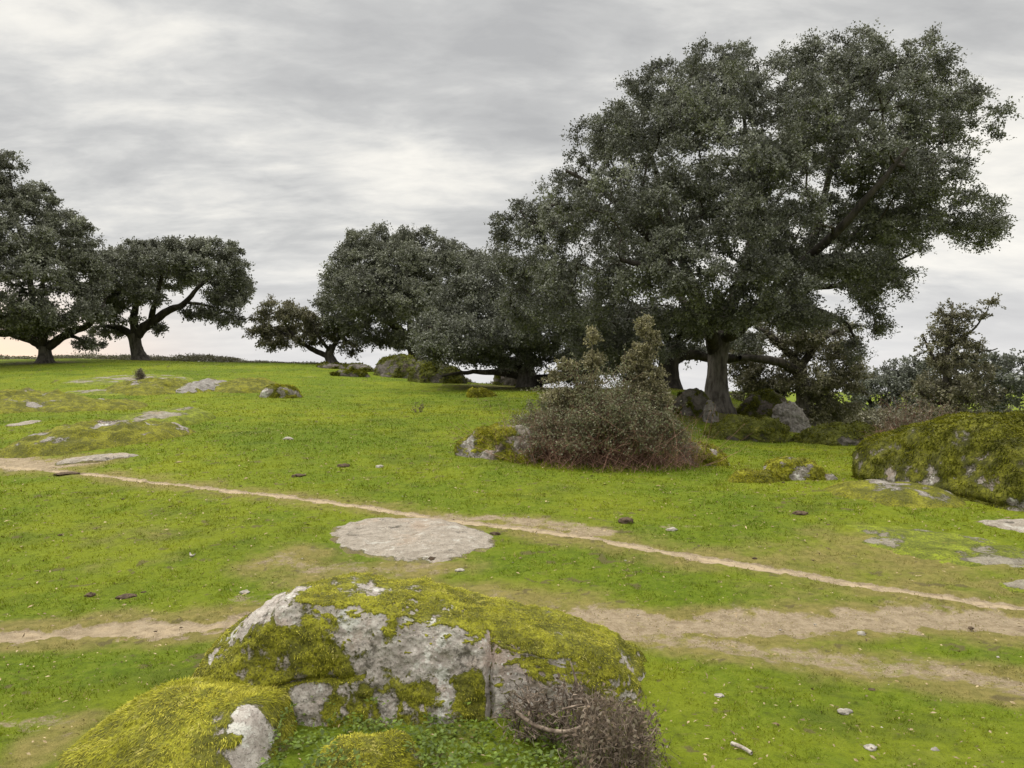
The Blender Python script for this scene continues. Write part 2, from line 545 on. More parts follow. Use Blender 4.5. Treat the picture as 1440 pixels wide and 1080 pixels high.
TRAIL = spline(gline([(-260, 650), (-120, 652), (0, 656), (60, 661), (150, 669), (260, 682), (400, 698), (520, 713), (600, 727), (700, 740), (800, 752), (900, 769),
                      (1000, 787), (1120, 806), (1250, 828), (1350, 843), (1440, 857), (1580, 880), (1800, 920)]), 2)
TRACK = spline(gline([(-300, 930), (-100, 908), (0, 899), (100, 890), (200, 884), (300, 880), (420, 876), (600, 872), (780, 872), (900, 878), (1000, 880),
                      (1130, 876), (1280, 872), (1440, 878), (1700, 888)]), 2)
SIDE = spline(gline([(900, 885), (1000, 905), (1120, 925), (1260, 940), (1440, 965), (1650, 990)]), 2)
FEED = spline(gline([(600, 730), (690, 727), (780, 738), (850, 750)]), 2)
BARE = gline([(-200, 642), (0, 645), (60, 655), (110, 650)])
RING = gline([(395, 786), (440, 803), (520, 806), (600, 796)])
PATCH2 = gline([(1130, 800), (1250, 770), (1350, 800), (1440, 835)])
LEFTDRY = gline([(20, 1079), (70, 1045), (110, 1010)])
PATCH3 = gline([(520, 830), (640, 838), (760, 850), (820, 856)])


def soil_masks(xy):
    """(bare soil, dead grass, path id) for ground points."""
    p1 = np.column_stack([xy * 2.1, np.zeros(len(xy))])
    p2 = np.column_stack([xy * 9.0, np.full(len(xy), 3.0)])
    n1, n2 = fbm(p1, 3), fbm(p2, 3)
    r = np.hypot(xy[:, 0], xy[:, 1])
    d1 = seg_dist(xy, TRAIL)
    d2 = seg_dist(xy, TRACK)
    d3 = seg_dist(xy, SIDE)
    d4 = seg_dist(xy, FEED)
    right = sstep(-0.6, 0.6, xy[:, 0])
    w1 = 0.070 + 0.055 * n1 + 0.030 * n2
    w2 = 0.155 + 0.11 * right + 0.17 * n1 + 0.10 * n2
    s1 = 1 - sstep(0.55, 1.5, d1 / np.maximum(w1, 0.03))
    s2 = 1 - sstep(0.5, 1.45, d2 / np.maximum(w2, 0.06))
    s2 = s2 * (0.90 - 0.13 * right + 0.10 * n2)
    s3 = (1 - sstep(0.3, 1.7, d3 / np.maximum(0.17 + 0.2 * n1 + .08 * n2, 0.05))) * 0.58
    s4 = (1 - sstep(0.3, 1.6, d4 / np.maximum(0.17 + 0.15 * n1 + .06 * n2, 0.05))) * 0.66
    s5 = (1 - sstep(0.2, 1.4, seg_dist(xy, BARE) / (0.45 + .2 * n1))) * 0.85
    s6 = (1 - sstep(0.1, 1.3, seg_dist(xy, RING) / (0.40 + .25 * n1))) * 0.46
    s7 = (1 - sstep(0.1, 1.3, seg_dist(xy, PATCH3) / (0.40 + .25 * n1))) * 0.34
    dirt = np.max([s1, s2, s3, s4, s5, s6, s7], axis=0)
    scuff = sstep(0.62, 0.95, fbm(np.column_stack([xy[:, 0] * 0.9, xy[:, 1] * 1.5, np.full(len(xy), 9.0)]), 4)) * 0.45
    dirt = np.maximum(dirt, scuff * (r < 60))
    dirt = np.maximum(dirt, (1 - sstep(0.02, 0.30, seg_dist(xy, LEFTDRY))) * 0.3)
    dry = np.max([0.7 * (1 - sstep(0.03, 0.30, seg_dist(xy, LEFTDRY))), 0.75 * (1 - sstep(0.05, 0.75, d1)), 0.9 * (1 - sstep(0.12, 0.70, d2)), 0.8 * (1 - sstep(0.1, 0.55, d3)),
                  0.75 * (1 - sstep(0.1, 0.9, seg_dist(xy, RING))), 0.65 * (1 - sstep(0.1, 1.5, seg_dist(xy, PATCH2))), 0.8 * (1 - sstep(.1, .8, seg_dist(xy, PATCH3))),
                  0.8 * (1 - sstep(0.1, 1.2, seg_dist(xy, BARE)))], axis=0)
    dry = np.clip(dry + 0.30 * sstep(0.15, 0.8, fbm(np.column_stack([xy * 0.45, np.full(len(xy), 2.0)]), 3)), 0, 1)
    pid = np.zeros(len(xy), int)
    pid[(d1 < w1 * 1.25) & (d1 <= d2)] = 1
    pid[(d2 < w2 * 1.1) & (d2 < d1)] = 2
    return dirt, dry, pid


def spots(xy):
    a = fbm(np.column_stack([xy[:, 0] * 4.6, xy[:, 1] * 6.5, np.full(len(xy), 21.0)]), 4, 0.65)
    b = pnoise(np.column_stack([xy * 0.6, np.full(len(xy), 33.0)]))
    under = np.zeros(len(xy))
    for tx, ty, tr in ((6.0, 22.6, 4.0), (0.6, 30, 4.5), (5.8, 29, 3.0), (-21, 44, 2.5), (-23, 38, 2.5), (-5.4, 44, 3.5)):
        under = np.maximum(under, 1 - np.hypot(xy[:, 0] - tx, xy[:, 1] - ty) / tr)  # leaf-litter soil around each trunk, darkened to paint the shade beneath the oaks
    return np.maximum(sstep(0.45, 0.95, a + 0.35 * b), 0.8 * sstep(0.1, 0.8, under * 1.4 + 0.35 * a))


def make_ground():
    th = np.concatenate([np.linspace(-50, 50, 700), np.linspace(50, 310, 90)[1:-1]])
    th = np.radians(th)
    rr = np.concatenate([[0.05], np.geomspace(0.5, 2.4, 20), np.geomspace(2.4, 13, 330)[1:], np.geomspace(13, 60, 150)[1:], np.geomspace(60, 1500, 40)[1:]])
    T, Rr = np.meshgrid(th, rr, indexing='ij')
    xy = np.stack([(Rr * np.sin(T)).ravel(), (Rr * np.cos(T)).ravel()], 1)
    z = gz(xy[:, 0], xy[:, 1])
    dirt, dry, pid = soil_masks(xy)
    spot_shade = spots(xy)
    r = np.hypot(xy[:, 0], xy[:, 1])
    near = np.clip(1.4 - r / 40, 0, 1)
    k = fbm(np.column_stack([xy * 6.0, np.zeros(len(xy))]), 4)
    z = z + near * (0.010 * k - 0.016 * sstep(0.3, 0.9, dirt))
    nt, nr = len(th), len(rr)
    i, j = np.meshgrid(np.arange(nt), np.arange(nr - 1), indexing='ij')
    i2 = (i + 1) % nt
    f = np.stack([i * nr + j, i * nr + j + 1, i2 * nr + j + 1, i2 * nr + j], -1).reshape(-1, 4)
    v = np.column_stack([xy, z])
    fp = pid[f]
    sel = np.where((fp == 1).sum(1) >= 2, 1, np.where((fp == 2).sum(1) >= 2, 2, 0))

    def sub(name, ff):
        ids, inv = np.unique(ff.ravel(), return_inverse=True)
        o = build(name, v[ids], inv.reshape(-1, 4), M_GROUND, attrs={'dirt': dirt[ids], 'dry': dry[ids], 'spot_shade': spot_shade[ids]}, smooth=True)
        o['kind'] = 'structure'
        return o
    sub('ground', f[sel == 0])
    a = sub('path', f[sel == 1])
    a['label'] = 'narrow pale sandy trail cutting diagonally across the grass above the flat slab'
    b = sub('path', f[sel == 2])
    b['label'] = 'broad worn dirt track passing just behind the mossy foreground boulder'


make_ground()

# ------------------------------------------------------------------ rocks
def star_rock(dirs, planes, p):
    """Rounded convex block: soft intersection of half spaces n.x < d."""
    s = np.zeros(len(dirs))
    for n, d in planes:
        n = unit(np.array(n, float))
        s += np.maximum(0, dirs @ n / d) ** p
    return s ** (-1.0 / p)


def moss_strands(name, v, f, moss, n, length, width, mat, parent, seed, origin, droop=1.0, thresh=0.5, lift=0.45):
    r = np.random.default_rng(seed)
    a, b, c = v[f[:, 0]], v[f[:, 1]], v[f[:, 2]]
    cr = np.cross(b - a, c - a)
    area = np.linalg.norm(cr, axis=1)
    mf = moss[f].mean(1)
    wgt = area * sstep(thresh - 0.12, thresh + 0.2, mf)
    i = r.choice(len(f), n, p=wgt / wgt.sum())
    u1, u2 = r.random(n), r.random(n)
    fl = u1 + u2 > 1
    u1[fl], u2[fl] = 1 - u1[fl], 1 - u2[fl]
    pt = a[i] + (b[i] - a[i]) * u1[:, None] + (c[i] - a[i]) * u2[:, None]
    nn = unit(cr[i])
    down = np.array([0, 0, -1.0]) - nn * (-nn[:, 2:3])
    sl = np.linalg.norm(down, axis=1, keepdims=True)
    flow = np.column_stack([pnoise(pt * 4 + seed), pnoise(pt * 4 + 31 + seed), np.zeros(n)])
    ax = nn * (lift + 0.45 * r.random((n, 1))) + down * 1.1 * droop * np.clip(sl * 1.6, 0, 1) / (sl + 1e-6) * (sl > .05) + flow * 0.5 + r.normal(size=(n, 3)) * 0.30
    L = length * (0.5 + r.random(n))
    W = width * (0.6 + 0.8 * r.random(n))
    vv, ff = leaf_quads(pt - nn * 0.004, ax, nn + r.normal(size=(n, 3)) * 0.4, L, W)
    streak = fbm(pt * np.array([9, 9, 9]) + seed, 3)
    tint = np.clip(0.55 + 0.30 * streak + 0.18 * r.normal(size=n), 0, 1.3)
    o = build(name, vv - origin, ff, mat, parent=parent, attrs={'tint': np.repeat(tint, 4)})
    o['kind'] = 'stuff'
    return o


def boulder(name, label, center, planes, p, sub, mat, seed, moss_fn, amp=(0.05, 0.02, 0.006), freq=(1.6, 5, 18), thick=0.009, cat='boulder', group=None, scale=None, cracks=None):
    dirs, f = ico(sub)
    rad = star_rock(dirs, planes, p)
    v = dirs * rad[:, None]
    if scale is not None:
        v = v * np.array(scale)
    w = v + center
    n = vnormals(w, f)
    disp = amp[0] * fbm(w * freq[0] + seed, 3) + amp[1] * fbm(w * freq[1] + seed + 9, 3) + amp[2] * fbm(w * freq[2] + seed + 5, 3)
    if cracks is not None:
        disp = disp + cracks(w)
    w = w + n * disp[:, None]
    n = vnormals(w, f)
    moss = np.clip(moss_fn(w, n), 0, 1)
    if thick:
        lump = 0.6 + 0.5 * fbm(w * 11 + seed, 3)
        w = w + n * (thick * sstep(0.40, 0.75, moss) * lump)[:, None]
    base = np.array([center[0], center[1], g1(center[0], center[1])])
    o = build(name, w - base, f, mat, loc=base, attrs={'moss': moss}, smooth=True)
    tag(o, label, cat, group)
    return o, w, f, moss, base


def outcrop(label, u0, u1, vtop, vbase, ratio=0.8, sub=5, mat=None, seed=0, moss=0.45, mz=0.25, mn=0.55, name='rock', cat='rock', p=5.0, back=0.0,
            tilt=0.0, group=None, amp=1.0, thick=0.02, yaw=0.0, sink=0.25, cuts=8, d=None, nf=2.2):
    """Rock lying on the terrain where the photo shows it, with its own depth."""
    uc = 0.5 * (u0 + u1)
    fr = G(uc, vbase) if d is None else P(uc, vbase, d)
    a = 0.5 * (u1 - u0) / F * fr[1]
    b = a * ratio
    yc = fr[1] + b * 0.9 + back
    a = 0.5 * (u1 - u0) / F * yc
    x = (uc - CX) / F * yc
    zg = g1(x, yc)
    ztop = EYE - (vtop - CY) / F * yc
    c = max(ztop - zg, 0.06) + sink * 0.3
    r = np.random.default_rng(seed)
    planes = [((1, 0, 0), 1), ((-1, 0, 0), 1), ((0, 1, 0), 1), ((0, -1, 0), 1), ((0, 0, 1), 1), ((0, 0, -1), 1)]
    for k in range(cuts):
        q = r.normal(size=3)
        q[2] = abs(q[2]) * 0.8
        planes.append((tuple(q), r.uniform(0.82, 1.05)))
    dirs, f = ico(sub)
    v = dirs * star_rock(dirs, planes, p)[:, None]
    v[:, 2] += v[:, 0] * tilt
    v = v * np.array([a, b, c])
    if yaw:
        cy, sy = math.cos(yaw), math.sin(yaw)
        v = np.column_stack([v[:, 0] * cy - v[:, 1] * sy, v[:, 0] * sy + v[:, 1] * cy, v[:, 2]])
    cen = np.array([x, yc, ztop - c])
    w = v + cen
    n = vnormals(w, f)
    s = min(a, c * 2.5)
    fq = nf / max(s, 0.05)
    disp = s * amp * (0.085 * fbm(w * fq * .7 + seed, 3) + 0.055 * fbm(w * fq * 2.4 + seed, 3) + 0.022 * fbm(w * fq * 8 + seed, 2))
    w = w + n * disp[:, None]
    n = vnormals(w, f)
    m = np.clip(moss + 0.06 * (moss > 0.2) + mz * n[:, 2] + mn * fbm(w * fq * 0.9 + seed + 50, 3), 0, 1)
    w = w + n * (thick * s * sstep(0.40, 0.8, m) * (0.6 + 0.6 * fbm(w * fq * 6 + seed, 2)))[:, None]
    base = np.array([x, yc, zg])
    o = build(name, w - base, f, mat or M_ROCK, loc=base, attrs={'moss': m}, smooth=True)
    tag(o, label, cat, group)
    if moss > 0.2:
        mk = m * (w[:, 2] > zg - 0.05) + 0.16 * fbm(w * fq * 5 + seed, 3)
        ns = 5000 if u1 - u0 > 110 else 2500
        dk = M_MOSS_DARK if mat is M_ROCK_DARK else M_MOSS_MID
        moss_strands('moss', w, f, mk, ns, 0.0042 * yc ** 0.85, 0.0013 * yc ** 0.85, dk, o, seed, base, thresh=0.66)
    return o, w, f, m, base



def slab(label, u0, u1, vtop, vbase, h=0.05, mat=None, seed=0, moss=0.0, mn=0.0, skew=0.0, wob=0.16, name='stone_slab', cat='stone slab', pw=7, tufts=0):
    """Flush slab of bedrock following the lie of the ground, standing a few centimetres proud of the grass."""
    uc = 0.5 * (u0 + u1)
    near, far = G(uc, vbase), G(uc, vtop)
    cy = 0.5 * (near[1] + far[1])
    b = 0.5 * (far[1] - near[1])
    a = 0.5 * (u1 - u0) / F * cy
    cx = (uc - CX) / F * cy
    nt, nr = 220, 70
    th = np.arange(nt) / nt * 2 * math.pi
    out = 1 + wob * fbm(np.column_stack([np.cos(th) * 1.3, np.sin(th) * 1.3, np.full(nt, seed * 1.7)]), 3, 0.38)
    rho = np.concatenate([[0.0], np.linspace(0.02, 1.0, nr - 2) ** 0.8, [1.03]])
    T, Q = np.meshgrid(np.arange(nt), rho, indexing='ij')
    rr = Q * out[T]
    x = cx + a * rr * np.cos(th)[T] + skew * b * rr * np.sin(th)[T]
    y = cy + b * rr * np.sin(th)[T]
    x, y, q = x.ravel(), y.ravel(), Q.ravel()
    p3 = np.column_stack([x * 2.2, y * 2.2, np.full(len(x), seed * 3.1)])
    z = gz(x, y) + h * (1 - q ** pw) * (0.85 + 0.25 * fbm(p3, 3)) - 0.012 - 0.07 * (q > 1.0) + (0.008 + 0.05 * h * (pw < 5)) * fbm(p3 * (4 if pw > 5 else 1.6), 4) * (q < 1) - 0.014 * np.exp(-(pnoise(p3 * np.array([0.5, 1.3, 1]) + 7) / 0.035) ** 2) * (q < 0.98)
    i, j = np.meshgrid(np.arange(nt), np.arange(nr - 1), indexing='ij')
    i2 = (i + 1) % nt
    f = np.stack([i * nr + j, i * nr + j + 1, i2 * nr + j + 1, i2 * nr + j], -1).reshape(-1, 4)[:, ::-1].copy()
    m = np.clip(moss + mn * fbm(p3 * 0.8 + 40, 3) + 0.75 * sstep(0.80, 1.0, q + 0.12 * fbm(p3 * 1.6, 3)), 0, 1)
    base = np.array([cx, cy, g1(cx, cy)])
    w = np.column_stack([x, y, z])
    o = build(name, w - base, f, mat or M_SLAB, loc=base, attrs={'moss': m}, smooth=True)
    if tufts:
        moss_strands('moss', w, np.vstack([f[:, [0, 1, 2]], f[:, [0, 2, 3]]]), m * (q < 0.97), tufts, 0.0034 * cy ** 0.85, 0.0012 * cy ** 0.85, M_MOSS_MID, o, seed, base, thresh=0.64)
    return tag(o, label, cat)


# --- the boulder group at the photographer's feet
def mossA(w, n):
    face = sstep(-0.25, -0.7, n[:, 1]) * sstep(0.85, 0.5, n[:, 2])
    top = sstep(0.55, 0.85, n[:, 2])
    q = fbm(w * 3.3 + 4, 4)
    bald = np.exp(-(((w[:, 0] + 1.22) / 0.15) ** 2 + ((w[:, 1] - 4.00) / 0.20) ** 2)) * 1.1
    low = sstep(0.30, 0.08, w[:, 2])
    left = sstep(-0.2, -0.6, n[:, 0])
    big = np.exp(-(((w[:, 0] + 1.12) / 0.24) ** 2 + ((w[:, 2] - 0.36) / 0.13) ** 2)) * 0.45
    big = big + 0.42 * np.exp(-(((w[:, 0] + 0.44) / 0.12) ** 2 + ((w[:, 2] - 0.16) / 0.13) ** 2)) + 0.32 * np.exp(-(((w[:, 0] + 0.80) / 0.07) ** 2 + ((w[:, 2] - 0.22) / 0.08) ** 2)) + 0.3 * np.exp(-(((w[:, 0] + 0.2) / 0.08) ** 2 + ((w[:, 2] - 0.12) / 0.10) ** 2))
    q = q + 0.35 * fbm(w * 9 + 7, 3)
    bald = bald * (0.85 + 0.8 * fbm(w * 9 + 2, 4))
    return 0.27 + 0.60 * top + 0.46 * q - 0.06 * face + 0.30 * low * face + 0.20 * left + big * face - bald * top


def mossB(w, n):
    return 0.36 + 0.44 * sstep(0.2, 0.7, n[:, 2]) + 0.36 * fbm(w * 3.6 + 14, 4)


def mossAB(w, n):
    k = sstep(-0.16, -0.04, w[:, 0] + 0.03 * pnoise(w * 6))
    return mossA(w, n) * (1 - k) + mossB(w, n) * k


def crackAB(w):
    dx = w[:, 0] + 0.11 + 0.03 * pnoise(w * 5)
    front = sstep(3.95, 3.80, w[:, 1])
    dz = w[:, 2] - 0.15 - 0.12 * (w[:, 0] + 1.2) - 0.03 * pnoise(w * 4)
    return -0.055 * np.exp(-(dx / 0.020) ** 2) * front - 0.022 * np.exp(-(dz / 0.014) ** 2) * front * (w[:, 0] < -0.7) - 0.05 * sstep(0.0, 0.12, dx) * front


boA, wA, fA, mA, bA = boulder(
    'boulder', 'long rounded granite boulder with bare lichen-grey front face and yellow-green moss over its top', np.array([-0.50, 4.12, 0.05]),
    [((0.04, -1, 0.26), 0.425), ((-0.75, -0.75, 0.42), 0.90), ((0.15, -0.05, 1), 0.425), ((-0.60, -0.05, 1), 0.775), ((-1, 0.15, 0.40), 1.10), ((0.36, -0.12, 1), 0.515), ((1, -0.1, 0.6), 1.00),
     ((0.45, -1, 0.55), 0.66), ((0, 1, 0.35), 0.52), ((0.25, 0.6, 1), 0.50), ((-0.3, 0.6, 1), 0.60), ((0, 0, -1), 0.4)], 15, 8, M_ROCK_NEAR, 1.0, mossAB, amp=(0.035, 0.020, 0.010), freq=(1.6, 5, 19), cracks=crackAB)
moss_strands('moss', wA, fA, mA, 130000, 0.014, 0.0028, M_MOSS, boA, 5, bA, thresh=0.62, droop=1.4, lift=0.2)
moss_strands('moss', wA, fA, np.where(wA[:, 2] < 0.42 - 0.14 * (wA[:, 0] + 1.2), mA, 0), 40000, 0.009, 0.0036, M_MOSS_DARK, boA, 6, bA, droop=0.6, thresh=0.56)


def mossC(w, n):
    q = fbm(w * 3.4 + 24, 4)
    bald = np.exp(-(((w[:, 0] + 1.13) / 0.15) ** 2 + ((w[:, 1] - 3.29) / 0.12) ** 2)) * 1.0
    bald2 = np.exp(-(((w[:, 0] + 1.62) / 0.20) ** 2 + ((w[:, 1] - 3.02) / 0.10) ** 2)) * 0.75
    rag = 0.80 + 0.9 * fbm(w * 8 + 3, 4)
    return 0.68 + 0.2 * n[:, 2] + 0.26 * q - bald * rag - bald2 * rag


boC, wC, fC, mC, bC = boulder(
    'boulder', 'low boulder at lower left, draped in combed yellow-green moss with one pale bald patch', np.array([-1.47, 3.47, -0.11]),
    [((-0.15, -0.55, 1), 0.30), ((-0.55, 0.05, 1), 0.335), ((0.03, 0.25, 1), 0.325), ((-1, 0, 0.55), 0.48), ((1, 0, 0.35), 0.49), ((0, 1, 0.4), 0.46), ((0, -1, 0.3), 0.50), ((0.5, -0.8, 0.6), 0.44), ((0, 0, -1), 0.3)],
    10, 7, M_ROCK_NEAR, 17.0, mossC, amp=(0.03, 0.012, 0.004))
moss_strands('moss', wC, fC, mC, 110000, 0.026, 0.0028, M_MOSS, boC, 9, bC, thresh=0.6, droop=1.9, lift=0.06)

boD, wD, fD, mD, bD = boulder(
    'rock', 'small rounded rock wrapped in bright moss at the foot of the bare granite face', np.array([-0.58, 3.16, 0.0]),
    [((0, -1, 0.5), 0.19), ((0, 0, 1), 0.155), ((-1, 0, 0.7), 0.20), ((1, 0, 0.6), 0.18), ((0, 1, 0.5), 0.19), ((0, 0, -1), 0.2), ((0.5, -.5, 1), 0.17), ((-0.6, -.5, 1), 0.165)],
    4, 6, M_ROCK_NEAR, 27.0, lambda w, n: 0.55 + 0.25 * n[:, 2] + 0.35 * fbm(w * 7, 3), amp=(0.04, 0.025, 0.008), cat='rock')
moss_strands('moss', wD, fD, mD, 14000, 0.016, 0.004, M_MOSS, boD, 12, bD, thresh=0.55)

# --- the flat bare slab beside the trail
slab('broad flat bare granite slab set flush in the grass beside the trail', 455, 692, 728, 794, h=0.055, seed=31, skew=-0.25)

# --- the big mossy boulder on the right
def mossR(w, n):
    q = 0.55 * fbm(w * 1.7 + 44, 4) + 0.75 * fbm(w * 4.5 + 4, 4)
    low = sstep(0.55, 0.35, w[:, 2])
    return 0.62 + 0.16 * sstep(0.1, 0.8, n[:, 2]) + 0.38 * q - 0.22 * low * sstep(5.2, 5.9, w[:, 0]) - 0.05 * low


def crackR(w):
    h = w[:, 2] - (0.30 - 0.055 * (w[:, 0] - 5.0)) - 0.02 * pnoise(w * 3)
    k = np.abs(w[:, 0] - 5.93 - 0.05 * pnoise(w * 4))
    return -0.07 * np.exp(-(h / 0.022) ** 2) - 0.04 * np.exp(-(k / 0.02) ** 2) * (w[:, 2] < 0.62)


_c = P(1400, 660, 9.9)
boR, wR, fR, mR, bR = boulder(
    'boulder', 'huge rounded boulder thick with dark moss and white lichen spots, right of the bramble', np.array([_c[0] + 0.22, 9.78, 0.28]),
    [((-1, -0.35, 0.42), 1.22), ((-0.15, -0.62, 1), 1.10), ((0.05, 0.1, 1), 0.93), ((-0.22, 0.1, 1), 0.98), ((0, -1, 0.34), 1.26), ((-0.6, -1, 0.4), 1.56), ((1, 0, 0.2), 2.2), ((0, 1, 0.3), 1.5), ((0, 0, -1), 0.8), ((-1, 0.4, 0.3), 1.9)],
    18, 7, M_ROCK_OLIVE, 41.0, mossR, amp=(0.09, 0.035, 0.012), freq=(0.9, 2.6, 9), thick=0.03, cracks=crackR)
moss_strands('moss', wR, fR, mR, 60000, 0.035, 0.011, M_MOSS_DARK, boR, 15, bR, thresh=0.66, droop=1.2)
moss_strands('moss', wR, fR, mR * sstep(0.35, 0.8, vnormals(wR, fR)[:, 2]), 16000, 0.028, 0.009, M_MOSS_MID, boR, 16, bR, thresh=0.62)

slab('low mossy ledge running along the left foot of the huge boulder', 1168, 1345, 680, 716, h=0.16, seed=43, moss=0.62, mn=0.6, tufts=4000, mat=M_ROCK_LOW, name='rock', cat='rock', pw=3.2)
slab('flat slab half hidden by bright moss below the huge boulder', 1215, 1432, 740, 800, h=0.03, mat=M_SLAB_MOSS, seed=44, moss=0.60, mn=0.45, skew=-0.4)
slab('pale bare slab cut by the right edge, under the front of the huge boulder', 1372, 1580, 731, 753, h=0.05, seed=45, wob=0.1)
slab('small pale slab just above the right end of the sandy trail', 1400, 1530, 818, 838, h=0.04, mat=M_SLAB_MOSS, seed=46, moss=0.3, mn=0.4)

# --- around the bramble and the big oak
outcrop('white-edged mossy rock poking out of the left side of the bramble', 634, 760, 600, 648, ratio=0.8, sub=6, seed=51, moss=0.45, mn=0.7, tilt=0.1)
outcrop('grey lichen rock at the right foot of the bramble', 940, 1032, 622, 656, ratio=0.8, seed=52, moss=0.40, mn=0.6)
outcrop('low mossy rock with a white notch, on the grass between bramble and huge boulder', 1064, 1172, 640, 676, ratio=0.6, seed=53, moss=0.46, mn=0.75, sub=6)
outcrop('flat yellow-mossed rock sloping off the left end of the low notched rock', 1018, 1100, 656, 680, ratio=0.6, seed=54, moss=0.62, mn=0.4)
outcrop('thin pale stone lying in the grass right of the low notched rock', 1150, 1186, 663, 676, ratio=0.6, seed=55, moss=0.1, sub=4)
outcrop('long low mossy ridge of rock in front of the oaks at right', 1100, 1250, 597, 626, ratio=0.5, seed=56, mat=M_ROCK_DARK, moss=0.6, mn=0.45, sub=6)  # shade before the oaks is put into the darker stone and moss
outcrop('mossy mound of rock in front of the great oak trunk', 985, 1115, 579, 612, ratio=0.6, seed=57, mat=M_ROCK_DARK, moss=0.66, mn=0.4, sub=6, back=-1.3)  # darker granite and moss carry the oak's shade as colour
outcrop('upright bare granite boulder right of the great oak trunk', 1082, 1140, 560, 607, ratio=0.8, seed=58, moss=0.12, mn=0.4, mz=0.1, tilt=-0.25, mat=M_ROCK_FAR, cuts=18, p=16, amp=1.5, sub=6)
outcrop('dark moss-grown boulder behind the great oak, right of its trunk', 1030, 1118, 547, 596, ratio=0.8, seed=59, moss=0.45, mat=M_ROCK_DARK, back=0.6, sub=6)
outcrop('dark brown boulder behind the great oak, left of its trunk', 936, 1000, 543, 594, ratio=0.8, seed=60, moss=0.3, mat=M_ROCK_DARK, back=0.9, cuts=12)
outcrop('knobbly grey stone leaning on the foot of the great oak trunk', 988, 1012, 562, 588, ratio=0.8, seed=61, moss=0.15, mat=M_ROCK_FAR, sub=5, back=-0.75, cuts=18, p=14, amp=1.5)

# --- outcrops on the slope at left
slab('mossy outcrop with a pale lichen crest above the trail at left', 40, 244, 604, 637, h=0.36, seed=71, moss=0.66, mn=0.75, tufts=6000, skew=0.25, mat=M_ROCK_LOW, name='rock', cat='rock', pw=3.2)
slab('low mossy pale-topped rock trailing right from the lichen-crested outcrop', 170, 292, 583, 606, h=0.22, seed=72, mat=M_SLAB_MOSS, moss=0.66, mn=0.5, name='rock', cat='rock')
slab('long olive-mossed outcrop cut off by the left edge of the meadow', -150, 122, 561, 586, h=0.40, seed=73, moss=0.82, mn=0.55, tufts=6000, mat=M_ROCK_LOW, name='rock', cat='rock', pw=3.2)
slab('flat mossy shelf of rock extending right from the olive outcrop', 60, 200, 566, 580, h=0.22, seed=74, moss=0.76, mn=0.6, tufts=4000, mat=M_ROCK_LOW, name='rock', cat='rock', pw=3.2)
slab('dark mossy hump on the slope, left of the grey bald rock', 150, 285, 541, 556, h=0.36, seed=75, moss=0.72, mn=0.45, tufts=4000, mat=M_ROCK_LOW, name='rock', cat='rock', pw=3.2)
slab('bald pale grey rock between two mossy humps on the slope', 258, 326, 540, 555, h=0.30, seed=76, moss=0.10, mn=0.5, mat=M_ROCK_FAR, name='rock', cat='rock', pw=3)
slab('yellow-mossed hump right of the bald grey rock', 300, 394, 540, 555, h=0.34, seed=77, moss=0.8, mn=0.2, tufts=4000, mat=M_ROCK_LOW, name='rock', cat='rock', pw=3.2)
outcrop('small pointed mossy rock at the right end of the row of humps', 362, 430, 542, 560, ratio=0.7, seed=78, moss=0.45, mn=0.6, tilt=-0.1)
slab('thin flat slab with a pale top beside the trail at far left', 98, 172, 638, 652, h=0.06, seed=79, skew=0.9)
slab('low grey ledge under the little grey shrub on the slope', 96, 270, 527, 541, h=0.08, seed=80, mat=M_SLAB_MOSS, moss=0.60, mn=0.5)
slab('pale worn ledge just above the flat mossy shelf at left', 90, 230, 548, 557, h=0.08, seed=81, mat=M_SLAB_MOSS, moss=0.52, mn=0.5)
slab('small grey slab in the grass at the left edge below the olive outcrop', 14, 52, 592, 599, h=0.04, seed=82)
outcrop('low hump of yellow moss on the grass left of the bramble top', 652, 702, 546, 559, ratio=0.7, seed=83, moss=0.9, mn=0.1)

# --- crest rocks
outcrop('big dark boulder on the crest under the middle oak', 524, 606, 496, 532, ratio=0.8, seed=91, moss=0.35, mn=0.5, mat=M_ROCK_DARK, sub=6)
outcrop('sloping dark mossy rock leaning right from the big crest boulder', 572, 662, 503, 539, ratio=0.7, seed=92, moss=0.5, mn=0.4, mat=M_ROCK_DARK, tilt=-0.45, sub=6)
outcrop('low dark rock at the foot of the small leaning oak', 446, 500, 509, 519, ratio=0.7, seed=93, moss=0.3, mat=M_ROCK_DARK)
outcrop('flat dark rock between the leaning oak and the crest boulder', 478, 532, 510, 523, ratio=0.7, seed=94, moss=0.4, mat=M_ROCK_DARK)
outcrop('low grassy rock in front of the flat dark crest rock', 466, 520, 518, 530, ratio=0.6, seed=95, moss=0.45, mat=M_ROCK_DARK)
outcrop('dark stone mass under the low spreading oak', 690, 760, 505, 548, ratio=0.7, seed=96, moss=0.25, mat=M_ROCK_DARK, d=33)

